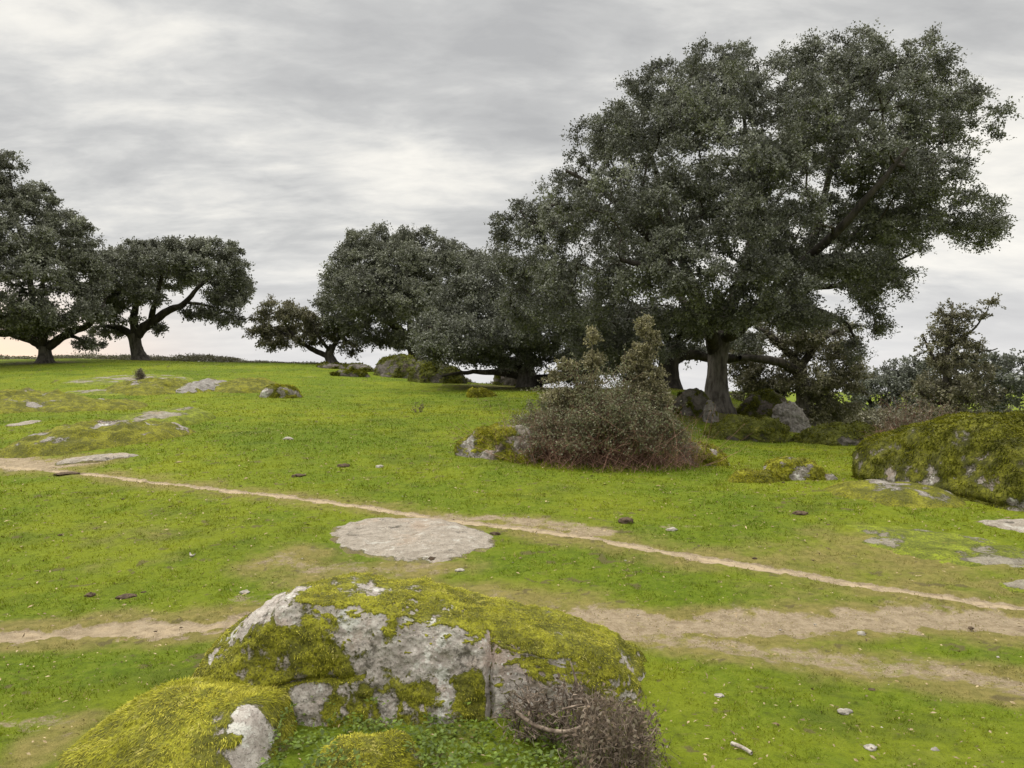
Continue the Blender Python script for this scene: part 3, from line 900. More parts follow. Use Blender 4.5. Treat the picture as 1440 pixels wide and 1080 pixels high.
# ------------------------------------------------------------------ trees
def skeleton(limbs, clusters, step, r):
    """Grow branches from the given limbs to every twig cluster; returns node arrays and which nodes are grown."""
    nodes, par, rad, plen = [], [], [], []
    for li, (pts, rr) in enumerate(limbs):
        if li == 0:
            prev = -1
        else:
            arr = np.array(nodes)
            prev = int(np.argmin(((arr - pts[0]) ** 2).sum(1)))
        for q, ra in zip(pts, rr):
            nodes.append(q)
            par.append(prev)
            rad.append(ra)
            plen.append(0 if prev < 0 else plen[prev] + np.linalg.norm(q - nodes[prev]))
            prev = len(nodes) - 1
    n0 = len(nodes)
    t0 = int(len(limbs[0][0]) * 0.6)
    cap = n0 + len(clusters) * 14 + 10
    N = np.full((cap, 3), 1e6)
    N[:n0] = nodes
    PL = np.zeros(cap)
    PL[:n0] = plen
    N_ok = np.zeros(cap, bool)
    N_ok[t0:n0] = True
    par = par + [0] * (cap - n0)
    cnt = n0
    dist0 = np.array([np.min(((N[:n0] - c) ** 2).sum(1)) for c in clusters])
    for ci in np.argsort(dist0):
        c = clusters[ci]
        dd = np.sqrt(((N[:cnt] - c) ** 2).sum(1)) + 0.06 * PL[:cnt]
        dd[~N_ok[:cnt]] = 1e6
        k = int(np.argmin(dd))
        a = N[k]
        L = np.linalg.norm(c - a)
        m = min(max(1, int(L / step)), 12)
        pp = par[k]
        dirn = unit(a - N[pp]) if pp >= 0 else np.array([0, 0, 1.0])
        ctrl = a + dirn * L * 0.35 + np.array([0, 0, 0.08 * L]) + r.normal(size=3) * 0.08 * L
        prev = k
        for s in range(1, m + 1):
            t = s / m
            q = (1 - t) ** 2 * a + 2 * t * (1 - t) * ctrl + t * t * c
            N[cnt] = q
            N_ok[cnt] = True
            par[cnt] = prev
            PL[cnt] = PL[prev] + np.linalg.norm(q - N[prev])
            prev = cnt
            cnt += 1
    N = N[:cnt]
    par = np.array(par[:cnt])
    w = np.zeros(cnt)
    haskid = np.zeros(cnt, bool)
    haskid[par[n0:]] = True
    for i in range(cnt - 1, n0 - 1, -1):
        if not haskid[i]:
            w[i] = 1
        w[par[i]] += w[i]
    return N, par, w, n0


def frusta(a, b, ra, rb, sides=5):
    n = len(a)
    t = unit(b - a)
    ref = np.where(np.abs(t[:, 2:3]) > 0.8, np.array([[1.0, 0, 0]]), np.array([[0, 0, 1.0]]))
    x = unit(np.cross(t, ref))
    y = np.cross(t, x)
    th = np.arange(sides) / sides * 2 * math.pi
    ring = x[:, None, :] * np.cos(th)[None, :, None] + y[:, None, :] * np.sin(th)[None, :, None]
    va = a[:, None, :] + ring * ra[:, None, None]
    vb = (b + t * (rb * 0.3)[:, None])[:, None, :] + ring * rb[:, None, None]
    v = np.concatenate([va, vb], 1).reshape(-1, 3)
    j = np.arange(sides)
    f0 = np.stack([j, (j + 1) % sides, sides + (j + 1) % sides, sides + j], -1)
    f = (f0[None] + (np.arange(n) * 2 * sides)[:, None, None]).reshape(-1, 4)
    return v, f


def crown_leaves(cl, rc, per, L, r, up=0.55, flat=0.7, centre=None, wide=0.62, ctint=0.22):
    K = len(cl)
    n = K * per
    i = np.repeat(np.arange(K), per)
    ns = max(4, per // 13)                               # leafy twigs fanning out from each branch end
    tw = unit(r.normal(size=(K, ns, 3)) + (0.55 * unit(cl - centre) if centre is not None else np.zeros((K, 3)))[:, None, :] + np.array([0, 0, 0.12]))
    tl = 0.55 + 0.85 * r.random((K, ns)) ** 1.5
    k = r.integers(0, ns, n)
    t = r.random(n) ** 0.75
    d = tw[i, k]
    off = d * (t * tl[i, k])[:, None]
    off[:, 2] *= flat
    off[:, 2] -= 0.16 * t * t
    c = cl[i] + off * rc[i][:, None] + r.normal(size=(n, 3)) * (0.085 * rc[i] + 0.25 * L)[:, None] * (1.05 - 0.5 * t)[:, None]
    ax = unit(d + r.normal(size=(n, 3)) * 0.85)
    nr = r.normal(size=(n, 3)) * 0.75 + np.array([0, 0, up])
    if centre is not None:
        nr = nr + unit(cl[i] - centre) * 0.35
    LL = L * (0.65 + 0.7 * r.random(n))
    v, f = leaf_quads(c, ax, nr, LL, LL * wide)
    tint = 0.5 + ctint * r.normal(size=K)[i] + 0.16 * r.normal(size=n) + 0.18 * pnoise(c * 0.8)
    return v, f, np.repeat(np.clip(tint, 0, 1.4), 4)


def oak(label, base, d, limbs_px, lobes_px, k=1.0, rc=0.42, per=110, leaf=0.085, seed=0, mat=None, step=0.45, sides=14, rough=0.10,
        thick=1.0, group='holm oaks on the pasture', name='holm_oak', cat='tree', tipr=0.008, jitter=1.0, trunk_mat=None, sh=0.28, cull=0.0, up=0.55, flare=True, ctint=0.22, squeeze=1.0):
    r = np.random.default_rng(seed)
    mat = mat or M_LEAF
    b = np.array([(base[0] - CX) / F * d, d, 0.0])
    b[2] = g1(b[0], d)

    def W(u, v, dd):
        return P(u, v, d) + np.array([0, dd, 0.0])     # same scale as the trunk's distance: real offsets in metres
    root = empty(name, b, label, cat, group)
    limbs = []
    for li, lb in enumerate(limbs_px):
        q = np.array([np.append(W(x[0], x[1], x[2]), x[3]) for x in lb])
        q = spline(q, 5)
        if li > 0:
            q[1:, :3] += np.cumsum(r.normal(size=(len(q) - 1, 3)) * 0.02 * jitter, 0)
        if li == 0:
            q[0, 2] = b[2] - 0.25
        limbs.append((q[:, :3], q[:, 3]))
    cl, cr = [], []
    L = []
    for (u, v, ru, rv, dd, rd) in lobes_px:
        u = base[0] + (u - base[0]) * squeeze
        q = np.array([ru / F * d, rd, rv / F * d])
        L.append((W(u, v, dd), np.maximum(q - rc * 0.34, q * 0.55), q))
    allc = np.array([x[0] for x in L])
    centre = allc.mean(0) - np.array([0, 0, 0.8])
    for (c, s, s0) in L:
        area = s0[0] * s0[1] + s0[1] * s0[2] + s0[0] * s0[2]
        m = max(5, int(k * area / rc ** 2 * 2.3))
        q = unit(r.normal(size=(m, 3))) * (r.random((m, 1)) ** sh)
        q[:, 2] = np.where(q[:, 2] < -0.3, q[:, 2] * 0.75, q[:, 2])
        cl.append(c + q * s)
        cr.append(rc * (0.7 + 0.6 * r.random(m)))
    cl = np.vstack(cl)
    cr = np.concatenate(cr)
    keep = cl[:, 2] > gz(cl[:, 0], cl[:, 1]) + 0.25
    if cull:
        keep &= fbm(cl * 0.55 + seed, 2) > -0.75 + cull
    cl, cr = cl[keep], cr[keep]
    N, par, w, n0 = skeleton(limbs, cl, step, r)
    for li, (q, ra) in enumerate(limbs):
        ra = np.array(ra) * thick
        s = sides if li == 0 else max(7, sides - 5)
        if li == 0 and flare:
            h = q[:, 2] - b[2]
            ra = ra * (1 + 0.55 * np.exp(-np.maximum(h, 0) / (0.9 * ra[0])))
        qq = spline(np.column_stack([q, ra]), 3 if li == 0 else 2)
        v, f = tube(qq[:, :3] - b, qq[:, 3], s, rough, seed + li * 3.3)
        build('trunk' if li == 0 else 'limb', v, f, (trunk_mat or M_BARK) if li == 0 else M_BARK_DARK, parent=root, smooth=True)
    i = np.arange(n0, len(N))
    rr = tipr * np.maximum(w, 1) ** 0.46
    a, e = N[par[i]], N[i]
    ra = np.minimum(rr[par[i]], rr[i] * 1.5)
    ra = np.where(par[i] < n0, rr[i], ra)
    v, f = frusta(a - b, e - b, ra, rr[i])
    build('branch', v, f, M_TWIG, parent=root, smooth=True)['kind'] = 'stuff'
    v, f, t = crown_leaves(cl, cr, int(per * 1.8), leaf, r, centre=centre, up=up, ctint=ctint)
    build('crown', v - b, f, mat, parent=root, attrs={'tint': t})
    return root


# --- the great oak
oak('great spreading holm oak with a thick grey trunk and huge domed crown, behind the bramble', (1010, 585), 22.6,
    [[(1010, 600, 0, .45), (1009, 570, 0, .40), (1008, 535, 0, .36), (1010, 500, 0, .35), (1014, 470, 0, .32)],
     [(1006, 495, 0, .26), (985, 448, -.5, .21), (940, 405, -1.5, .17), (890, 355, -2, .13), (840, 305, -2, .09), (790, 275, -2, .05)],
     [(1013, 475, 0, .26), (1032, 425, .5, .22), (1062, 365, 0.8, .18), (1075, 290, 1, .14), (1070, 210, 1, .09), (1055, 130, .5, .04)],
     [(1014, 475, 0, .30), (1060, 446, .3, .27), (1110, 425, 1, .24), (1165, 398, 1, .19), (1205, 350, .5, .14), (1245, 312, 0, .11), (1300, 290, 0, .08), (1370, 315, 0, .04)],
     [(1110, 425, 1, .19), (1150, 372, 1.2, .16), (1176, 300, 1, .13), (1182, 230, .5, .10), (1198, 150, 0, .06), (1190, 85, 0, .03)],
     [(1011, 490, 0, .24), (1000, 435, 2, .18), (980, 370, 4, .13), (955, 290, 5, .07)],
     [(1006, 490, 0, .22), (962, 446, -2, .17), (905, 420, -4, .12), (840, 400, -4.5, .06)],
     [(1013, 480, 0, .22), (1050, 420, -2, .17), (1100, 350, -4, .12), (1155, 275, -4.5, .06)],
     [(1115, 424, 1, .14), (1170, 432, .8, .10), (1205, 448, .6, .07), (1222, 480, .5, .04)],
     [(1012, 478, 0, .22), (985, 390, .8, .17), (955, 300, 1, .12), (930, 220, .5, .08), (905, 165, 0, .04)],
     [(1165, 398, 1, .12), (1215, 392, 1, .09), (1262, 370, .8, .06), (1300, 350, .5, .03)]],
    [(1190, 100, 70, 55, 0, 1.8), (1130, 78, 32, 24, 0, .7), (1255, 125, 66, 55, -1, 1.6), (1325, 165, 55, 58, 0, 1.5), (1362, 140, 24, 34, 0, .6), (1150, 180, 85, 66, -2.5, 2),
     (1265, 220, 85, 66, -2, 2), (1200, 160, 85, 66, 2.5, 2), (1318, 245, 50, 52, 1, 1.4), (1388, 322, 38, 38, 0, 1), (1340, 312, 52, 40, -1, 1.3), (1285, 345, 52, 42, 1, 1.2),
     (1250, 395, 44, 38, 0, 1.1), (1245, 445, 28, 38, 0.5, .7), (1215, 492, 18, 26, .5, .5), (1000, 108, 60, 46, 0, 1.6), (1030, 80, 26, 22, 0, .7), (930, 148, 66, 50, -1, 1.7),
     (880, 188, 56, 54, 0, 1.6), (1060, 160, 55, 52, -1.5, 1.7), (960, 210, 76, 64, -3, 2), (850, 240, 64, 54, -2, 2), (795, 285, 58, 46, 0, 1.8), (738, 308, 40, 34, 0, 1.2), (700, 325, 26, 26, 0, .8),
     (820, 330, 84, 54, -3, 2.2), (752, 370, 64, 50, -1, 1.8), (735, 430, 44, 48, 0, 1.3), (800, 430, 74, 54, -2.5, 2), (865, 405, 58, 48, -4, 1.5), (950, 296, 70, 48, -4.5, 1.6),
     (1000, 352, 70, 42, -5, 1.4), (965, 405, 52, 46, -5, 1.2), (998, 442, 30, 36, -4.5, .9), (1045, 245, 72, 60, -4, 1.8), (1130, 270, 52, 46, -4, 1.4), (1205, 300, 60, 50, -3.5, 1.5),
     (1165, 395, 55, 26, -2, 1.1), (1120, 330, 40, 30, 1.5, 1.2), (900, 335, 50, 38, -4, 1.3), (930, 235, 50, 38, -3.8, 1.3), (915, 385, 46, 34, -4.6, 1.1), (1005, 305, 46, 36, -4.8, 1.3), (1185, 355, 34, 30, 2, 1.1), (1010, 400, 36, 40, -4.5, .9), (985, 465, 26, 22, -4, .8), (1110, 400, 46, 20, -3.5, 1), (985, 448, 40, 32, -3.8, 1), (940, 462, 50, 32, -3, 1.2), (1062, 456, 50, 18, -2.6, 1.1), (1130, 452, 46, 16, -1, 1), (890, 490, 60, 26, -1.5, 1.4), (1035, 425, 40, 26, -4, 1), (845, 505, 50, 22, 0, 1.3), (1110, 350, 46, 36, 0, 1.4), (1150, 310, 44, 34, -2.5, 1.2), (1200, 345, 44, 32, -3, 1.1), (1130, 395, 44, 26, -3.2, 1), (1180, 340, 46, 36, -1.5, 1.2), (1245, 335, 40, 34, -1, 1.1), (1080, 310, 40, 34, 0, 1.3), (1215, 410, 40, 22, 0, 1), (905, 430, 46, 30, -4.6, 1), (905, 300, 90, 70, 4, 2), (1000, 250, 100, 80, 4.5, 2), (1130, 220, 100, 80, 4.5, 2), (1250, 280, 60, 50, 3.5, 1.5), (850, 425, 80, 40, 3, 1.8),
     (950, 430, 70, 30, 4, 1.4), (1060, 425, 56, 22, 3, 1.1), (900, 455, 60, 28, 0, 1.5), (830, 478, 56, 34, -1, 1.3), (1080, 440, 40, 18, -2, .9), (1090, 365, 40, 26, 2.5, 1.0)],
    k=0.56, rc=0.36, per=135, leaf=0.062, thick=0.82, squeeze=0.972, ctint=0.30, seed=101, sides=22, rough=0.10, cull=0.10)

# --- low spreading oak left of the great one
oak('low spreading holm oak left of the great oak, one dark limb lying along the ground', (742, 545), 30,
    [[(744, 560, 0, .42), (742, 540, 0, .36), (738, 518, 0, .32), (735, 500, 0, .3)],
     [(744, 540, 0, .22), (775, 530, -1, .18), (815, 523, -2, .14), (860, 520, -2, .09)],
     [(738, 515, 0, .22), (700, 500, -1, .17), (660, 480, -1.5, .11), (615, 465, -2, .05)],
     [(736, 505, 0, .24), (715, 450, 0, .17), (680, 410, 0, .10), (650, 390, 0, .05)],
     [(736, 505, 0, .24), (760, 450, 1, .18), (790, 400, 1, .12), (820, 360, 1, .06)],
     [(740, 530, 0, .18), (700, 522, 0, .13), (655, 520, .5, .08), (620, 522, .5, .05)]],
    [(620, 470, 40, 34, -1, 1.3), (660, 432, 50, 42, -1, 1.6), (700, 400, 56, 44, 0, 1.8), (655, 480, 60, 36, -2, 1.8), (712, 470, 60, 44, -2.5, 1.8), (690, 372, 34, 24, 0, 1.1),
     (770, 470, 60, 44, -2, 1.8), (760, 410, 60, 50, 1, 2), (700, 440, 70, 50, 2.5, 2), (640, 500, 46, 16, 0, 1.2), (800, 500, 50, 20, 0, 1.3), (720, 505, 60, 18, -1, 1.4), (840, 470, 60, 40, 1, 1.8), (870, 512, 50, 20, 0.5, 1.3), (800, 526, 44, 14, 1.5, 1.2), (905, 525, 36, 16, 1, 1), (610, 492, 26, 18, -.5, .8)],
    k=0.66, rc=0.46, per=130, leaf=0.088, seed=102, sides=14)

# --- middle oak on the crest
oak('bulky round-crowned holm oak on the crest, above the big dark boulder', (585, 512), 44,
    [[(590, 525, 0, .5), (588, 505, 0, .42), (582, 488, 0, .4), (578, 475, 0, .36)],
     [(580, 480, 0, .25), (550, 450, 0, .2), (515, 410, 0, .14), (490, 380, 0, .07)], [(578, 478, 0, .25), (575, 430, 0, .2), (560, 370, 0, .12), (550, 335, 0, .05)],
     [(580, 480, 0, .25), (615, 440, 0, .2), (640, 390, 0, .12), (650, 360, 0, .06)], [(580, 482, 0, .2), (560, 460, -3, .15), (530, 430, -4, .08)],
     [(582, 486, 0, .2), (540, 480, 0, .14), (500, 470, 0, .08)]],
    [(505, 345, 30, 24, 0, 1.8), (545, 345, 40, 26, 0, 2.2), (590, 352, 46, 28, -1, 2.2), (635, 365, 38, 26, 0, 2), (500, 385, 44, 34, -1, 2.2), (560, 385, 58, 36, -3, 2.4), (620, 400, 52, 40, -2, 2.4),
     (485, 425, 44, 36, 0, 2), (530, 430, 56, 38, -3.5, 2.4), (590, 440, 56, 38, -4, 2.2), (640, 440, 40, 40, 0, 2), (500, 460, 46, 20, -1, 1.8), (555, 478, 46, 18, -2, 1.8), (600, 475, 40, 20, 0, 1.8),
     (560, 410, 60, 46, 3.5, 2.4), (520, 400, 50, 46, 3, 2.2), (665, 372, 32, 26, 1, 1.6)],
    k=0.62, rc=0.55, per=135, leaf=0.118, seed=103, mat=M_LEAF_MID, sides=12, tipr=0.011)

# --- small leaning oak
oak('small holm oak leaning left on the crest, thin crown over bare curved limbs', (468, 511), 44,
    [[(470, 520, 0, .32), (466, 508, 0, .26), (463, 498, 0, .24), (468, 485, 0, .2)],
     [(464, 502, 0, .18), (440, 492, 0, .15), (415, 480, 0, .11), (385, 465, 0, .06), (365, 455, 0, .03)], [(468, 488, 0, .15), (480, 465, 0, .1), (490, 445, 0, .05)],
     [(420, 482, 0, .09), (405, 460, 0, .07), (395, 440, 0, .04)], [(465, 495, 0, .12), (450, 470, -1, .09), (440, 450, -1, .05)]],
    [(398, 438, 34, 19, 0, 1.5), (372, 462, 28, 24, 0, 1.2), (425, 448, 32, 20, -.5, 1.4), (390, 480, 30, 14, 0, 1.1), (450, 455, 30, 26, 0, 1.3), (440, 480, 26, 12, -.5, 1), (480, 470, 24, 22, 0, 1.2), (490, 490, 16, 14, 0, .8), (410, 462, 36, 18, 1.5, 1.4)],
    k=0.62, rc=0.5, per=85, leaf=0.118, seed=104, sides=10, mat=M_LEAF_BROWN, tipr=0.012)

# --- left pair
oak('holm oak on the crest with a curved dark trunk and one long limb arching right', (197, 506), 44,
    [[(200, 518, 0, .46), (196, 503, 0, .34), (192, 488, 0, .30), (188, 470, 0, .34)],
     [(190, 474, 0, .32), (210, 455, 0, .27), (235, 438, 0, .22), (262, 425, 0, .16), (285, 400, 0, .1), (310, 385, 0, .05)], [(188, 474, 0, .26), (170, 462, 0, .18), (150, 460, 0, .1), (135, 462, 0, .06)],
     [(190, 470, 0, .26), (188, 440, 0, .2), (200, 400, 0, .12), (195, 365, 0, .05)], [(212, 454, 0, .18), (235, 410, -1, .12), (245, 370, -1, .06)], [(262, 425, 0, .1), (300, 430, 0, .07), (325, 440, 0, .03)]],
    [(193, 355, 34, 20, 0, 1.6), (165, 375, 34, 28, 0, 1.6), (235, 352, 30, 18, 0, 1.5), (270, 352, 30, 18, 0, 1.6), (310, 355, 36, 20, 0, 1.7), (332, 385, 24, 30, 0, 1.4), (320, 420, 30, 26, 0, 1.4), (318, 448, 22, 16, 0, 1),
     (245, 380, 46, 22, -2.5, 1.9), (200, 400, 46, 30, -2.5, 1.9), (160, 415, 40, 34, -1, 1.7), (295, 385, 36, 24, -2, 1.6), (175, 445, 36, 18, -1, 1.4), (225, 425, 34, 16, -2.5, 1.4), (280, 440, 30, 14, 0, 1.1), (300, 400, 40, 28, 2, 1.6),
     (210, 380, 60, 30, 2.5, 1.9), (150, 465, 26, 12, 0, 1), (222, 462, 10, 8, 0, .5)],
    k=0.60, rc=0.5, per=120, leaf=0.118, seed=105, mat=M_LEAF_MID, sides=14, tipr=0.011)
oak('tall dark holm oak filling the left edge, its short trunk forking into two low limbs', (64, 505), 38,
    [[(64, 517, 0, .36), (64, 500, 0, .27), (63, 487, 0, .26)],
     [(63, 490, 0, .24), (45, 478, 0, .22), (20, 470, 0, .2), (-10, 466, 0, .17), (-50, 440, 0, .1)], [(64, 490, 0, .24), (95, 472, 0, .2), (120, 462, 0, .15), (140, 440, 0, .1), (150, 420, 0, .05)],
     [(62, 490, 0, .2), (50, 450, 0, .17), (40, 380, 0, .13), (20, 300, 0, .08), (10, 240, 0, .04)], [(40, 476, 0, .16), (0, 430, -1, .13), (-30, 370, -1, .08)], [(95, 472, 0, .1), (115, 478, 0, .07), (135, 485, 0, .03)],
     [(62, 488, 0, .18), (90, 430, -2, .13), (95, 380, -2, .07)]],
    [(5, 230, 28, 22, 0, 1.2), (25, 272, 42, 30, 0, 1.8), (-30, 260, 50, 40, 0, 2), (60, 300, 40, 30, 0, 1.8), (90, 318, 34, 24, 0, 1.4), (10, 320, 60, 40, -2.5, 2.2), (70, 355, 52, 34, -2, 2), (112, 360, 26, 30, 0, 1.3),
     (-50, 340, 60, 50, -1, 2.2), (20, 385, 66, 36, -3.5, 2.2), (90, 400, 46, 34, -2.5, 1.9), (-60, 420, 60, 40, -1, 2), (15, 430, 56, 26, -4, 1.8), (75, 440, 52, 22, -3, 1.8), (130, 425, 26, 26, 0, 1.2), (40, 340, 70, 50, 3, 2.2),
     (70, 462, 44, 14, -1, 1.2), (0, 455, 34, 12, -2, 1.2), (120, 482, 24, 12, 0, .8), (-100, 380, 60, 70, 0, 2.4), (-70, 300, 60, 50, 1, 2), (45, 468, 10, 8, .5, .5), (138, 380, 12, 22, 0.5, .7), (118, 395, 40, 36, 0, 1.5), (130, 442, 34, 22, -1, 1.3), (95, 455, 44, 18, -2, 1.4), (25, 455, 44, 18, -2.5, 1.5)],
    k=0.60, rc=0.48, per=130, leaf=0.105, seed=106, mat=M_LEAF_MID, sides=12, tipr=0.010)

# --- behind the great oak
oak('shaggy drooping oak behind the great oak at right, olive-brown leaves down to the ground', (1130, 585), 31,
    [[(1130, 600, 0, .34), (1130, 570, 0, .28), (1128, 540, 0, .26), (1125, 510, 0, .24)], [(1126, 515, 0, .18), (1150, 480, 0, .14), (1180, 460, 0, .07)], [(1126, 515, 0, .18), (1090, 480, 0, .14), (1060, 460, 0, .07)],
     [(1128, 530, 0, .2), (1090, 512, -1, .18), (1050, 506, -1.5, .15), (1020, 504, -2, .1)]],
    [(1110, 470, 50, 36, 0, 1.8), (1160, 480, 44, 36, 0, 1.6), (1190, 520, 28, 40, 0, 1.2), (1130, 530, 50, 40, 0, 1.8), (1170, 555, 40, 34, 0, 1.5), (1080, 530, 40, 34, 1.5, 1.5), (1060, 490, 40, 30, 2, 1.5), (1100, 555, 40, 30, 2, 1.5), (1145, 580, 40, 16, .5, 1.2), (1190, 582, 28, 20, 1, 1), (1060, 572, 40, 22, 3, 1.2)],
    k=0.7, rc=0.48, per=120, leaf=0.095, seed=107, sides=10, mat=M_LEAF_BROWN)
oak('holm oak with a dark straight trunk showing left of the great oak trunk', (938, 558), 29,
    [[(938, 572, 0, .46), (938, 545, 0, .40), (940, 515, 0, .37), (945, 485, 0, .34)], [(944, 490, 0, .2), (915, 450, 0, .15), (880, 430, 0, .08)], [(944, 490, 0, .2), (975, 450, 0, .15), (1000, 430, 0, .08)],
     [(941, 512, 0, .24), (975, 500, .5, .2), (1020, 503, .5, .18), (1060, 500, .5, .13)]],
    [(880, 460, 60, 30, 0, 1.8), (940, 450, 60, 34, 0, 2), (1000, 460, 50, 28, 0, 1.8), (860, 500, 60, 26, 1, 1.8), (900, 490, 40, 22, 1.5, 1.6), (990, 490, 40, 14, 2, 1.4), (830, 500, 40, 30, 0, 1.5), (1050, 480, 36, 18, 1, 1.3)],
    k=0.62, rc=0.5, per=120, leaf=0.098, seed=108, sides=12, trunk_mat=M_BARK_DARK)

# --- far right
oak('grey-green far oak beyond the slope, between the great oak and the spindly young oak', (1236, 600), 55,
    [[(1236, 612, 0, .45), (1236, 590, 0, .36), (1240, 570, 0, .3)], [(1240, 575, 0, .2), (1265, 545, 0, .13), (1280, 530, 0, .06)], [(1238, 580, 0, .2), (1215, 555, 0, .12), (1205, 540, 0, .06)]],
    [(1275, 520, 34, 20, 0, 2), (1240, 535, 36, 20, 0, 2), (1215, 555, 26, 26, 0, 1.8), (1260, 555, 40, 26, -1.5, 2), (1235, 580, 40, 16, -1, 1.8), (1300, 540, 30, 28, 1, 1.8), (1205, 585, 24, 16, 0, 1.4)],
    k=0.62, rc=0.7, per=75, leaf=0.19, seed=109, sides=9, mat=M_LEAF_FAR, tipr=0.014)
oak('wide far oak at the right edge, thin-leaved with sky showing between its limbs', (1400, 590), 42,
    [[(1400, 606, 0, .40), (1400, 580, 0, .30), (1398, 560, 0, .26)], [(1398, 565, 0, .17), (1370, 540, 0, .12), (1330, 515, 0, .06)], [(1398, 565, 0, .17), (1425, 540, 0, .12), (1450, 520, 0, .06)], [(1398, 562, 0, .16), (1395, 535, 0, .1), (1385, 510, 0, .05)]],
    [(1330, 512, 36, 14, 0, 1.6), (1375, 508, 34, 14, 0, 1.6), (1425, 515, 30, 18, 0, 1.6), (1345, 540, 36, 16, -1, 1.6), (1400, 535, 38, 14, -1, 1.6), (1440, 545, 34, 18, 0, 1.5), (1320, 560, 30, 14, 0, 1.3), (1480, 530, 40, 26, 0, 1.6), (1400, 565, 40, 10, 0, 1.3)],
    k=0.55, rc=0.55, per=60, leaf=0.15, seed=110, sides=9, mat=M_LEAF_FAR, tipr=0.012)
oak('spindly young oak with a ragged open top, standing behind the huge mossy boulder', (1338, 600), 14.5,
    [[(1338, 625, 0, .09), (1336, 590, 0, .075), (1332, 555, 0, .065), (1330, 520, 0, .055), (1334, 480, 0, .045), (1338, 450, 0, .03), (1340, 425, 0, .015)],
     [(1331, 525, 0, .035), (1312, 500, 0, .026), (1300, 470, 0, .014)], [(1333, 490, 0, .035), (1360, 470, 0, .024), (1385, 440, 0, .012), (1398, 412, 0, .007)], [(1332, 510, 0, .03), (1365, 500, 0, .02), (1400, 495, 0, .01)], [(1334, 570, 0, .04), (1305, 560, 0, .03), (1285, 540, 0, .015)],
     [(1335, 575, 0, .035), (1365, 565, 0, .026), (1395, 560, 0, .015)]],
    [(1335, 440, 26, 20, 0, .3), (1315, 470, 24, 24, 0, .3), (1370, 445, 26, 16, 0, .25), (1345, 480, 30, 24, 0, .4), (1325, 515, 34, 24, 0, .45), (1372, 490, 26, 12, 0, .25), (1310, 550, 36, 26, 0, .5), (1345, 550, 30, 26, 0, .5),
     (1380, 560, 36, 18, 0, .4), (1300, 575, 30, 16, -.2, .4), (1350, 575, 40, 12, -.2, .4), (1395, 425, 8, 14, 0, .12), (1338, 500, 48, 36, 0, .5), (1340, 545, 58, 34, 0, .6), (1340, 458, 34, 26, 0, .4), (1370, 525, 34, 24, 0, .4)],
    k=0.72, rc=0.19, per=36, leaf=0.046, sh=0.45, seed=111, sides=8, mat=M_LEAF_BROWN, step=0.15, tipr=0.0035, jitter=.5, rough=0.05, cat='young tree', name='young_oak', group=None, flare=False)

# ------------------------------------------------------------------ brambles and shrubs
def canes(p0, p1, p2, r0, r1, n=9, sides=4, jit=0.0, r=None):
    """Curved tapering stems; returns verts, faces, per-vertex stem index, and the sampled points."""
    t = np.linspace(0, 1, n)[None, :, None]
    q = (1 - t) ** 2 * p0[:, None] + 2 * t * (1 - t) * p1[:, None] + t * t * p2[:, None]
    if jit:
        q = q + r.normal(size=q.shape) * jit * np.linspace(0, 1, n)[None, :, None]
    tt = np.linspace(0, 1, n)
    rad = r0[:, None] * (1 - tt)[None] + r1[:, None] * tt[None]
    v, f = frusta(q[:, :-1].reshape(-1, 3), q[:, 1:].reshape(-1, 3), rad[:, :-1].ravel(), rad[:, 1:].ravel(), sides)
    idx = np.repeat(np.arange(len(p0)), (n - 1) * sides * 2)
    return v, f, idx, q


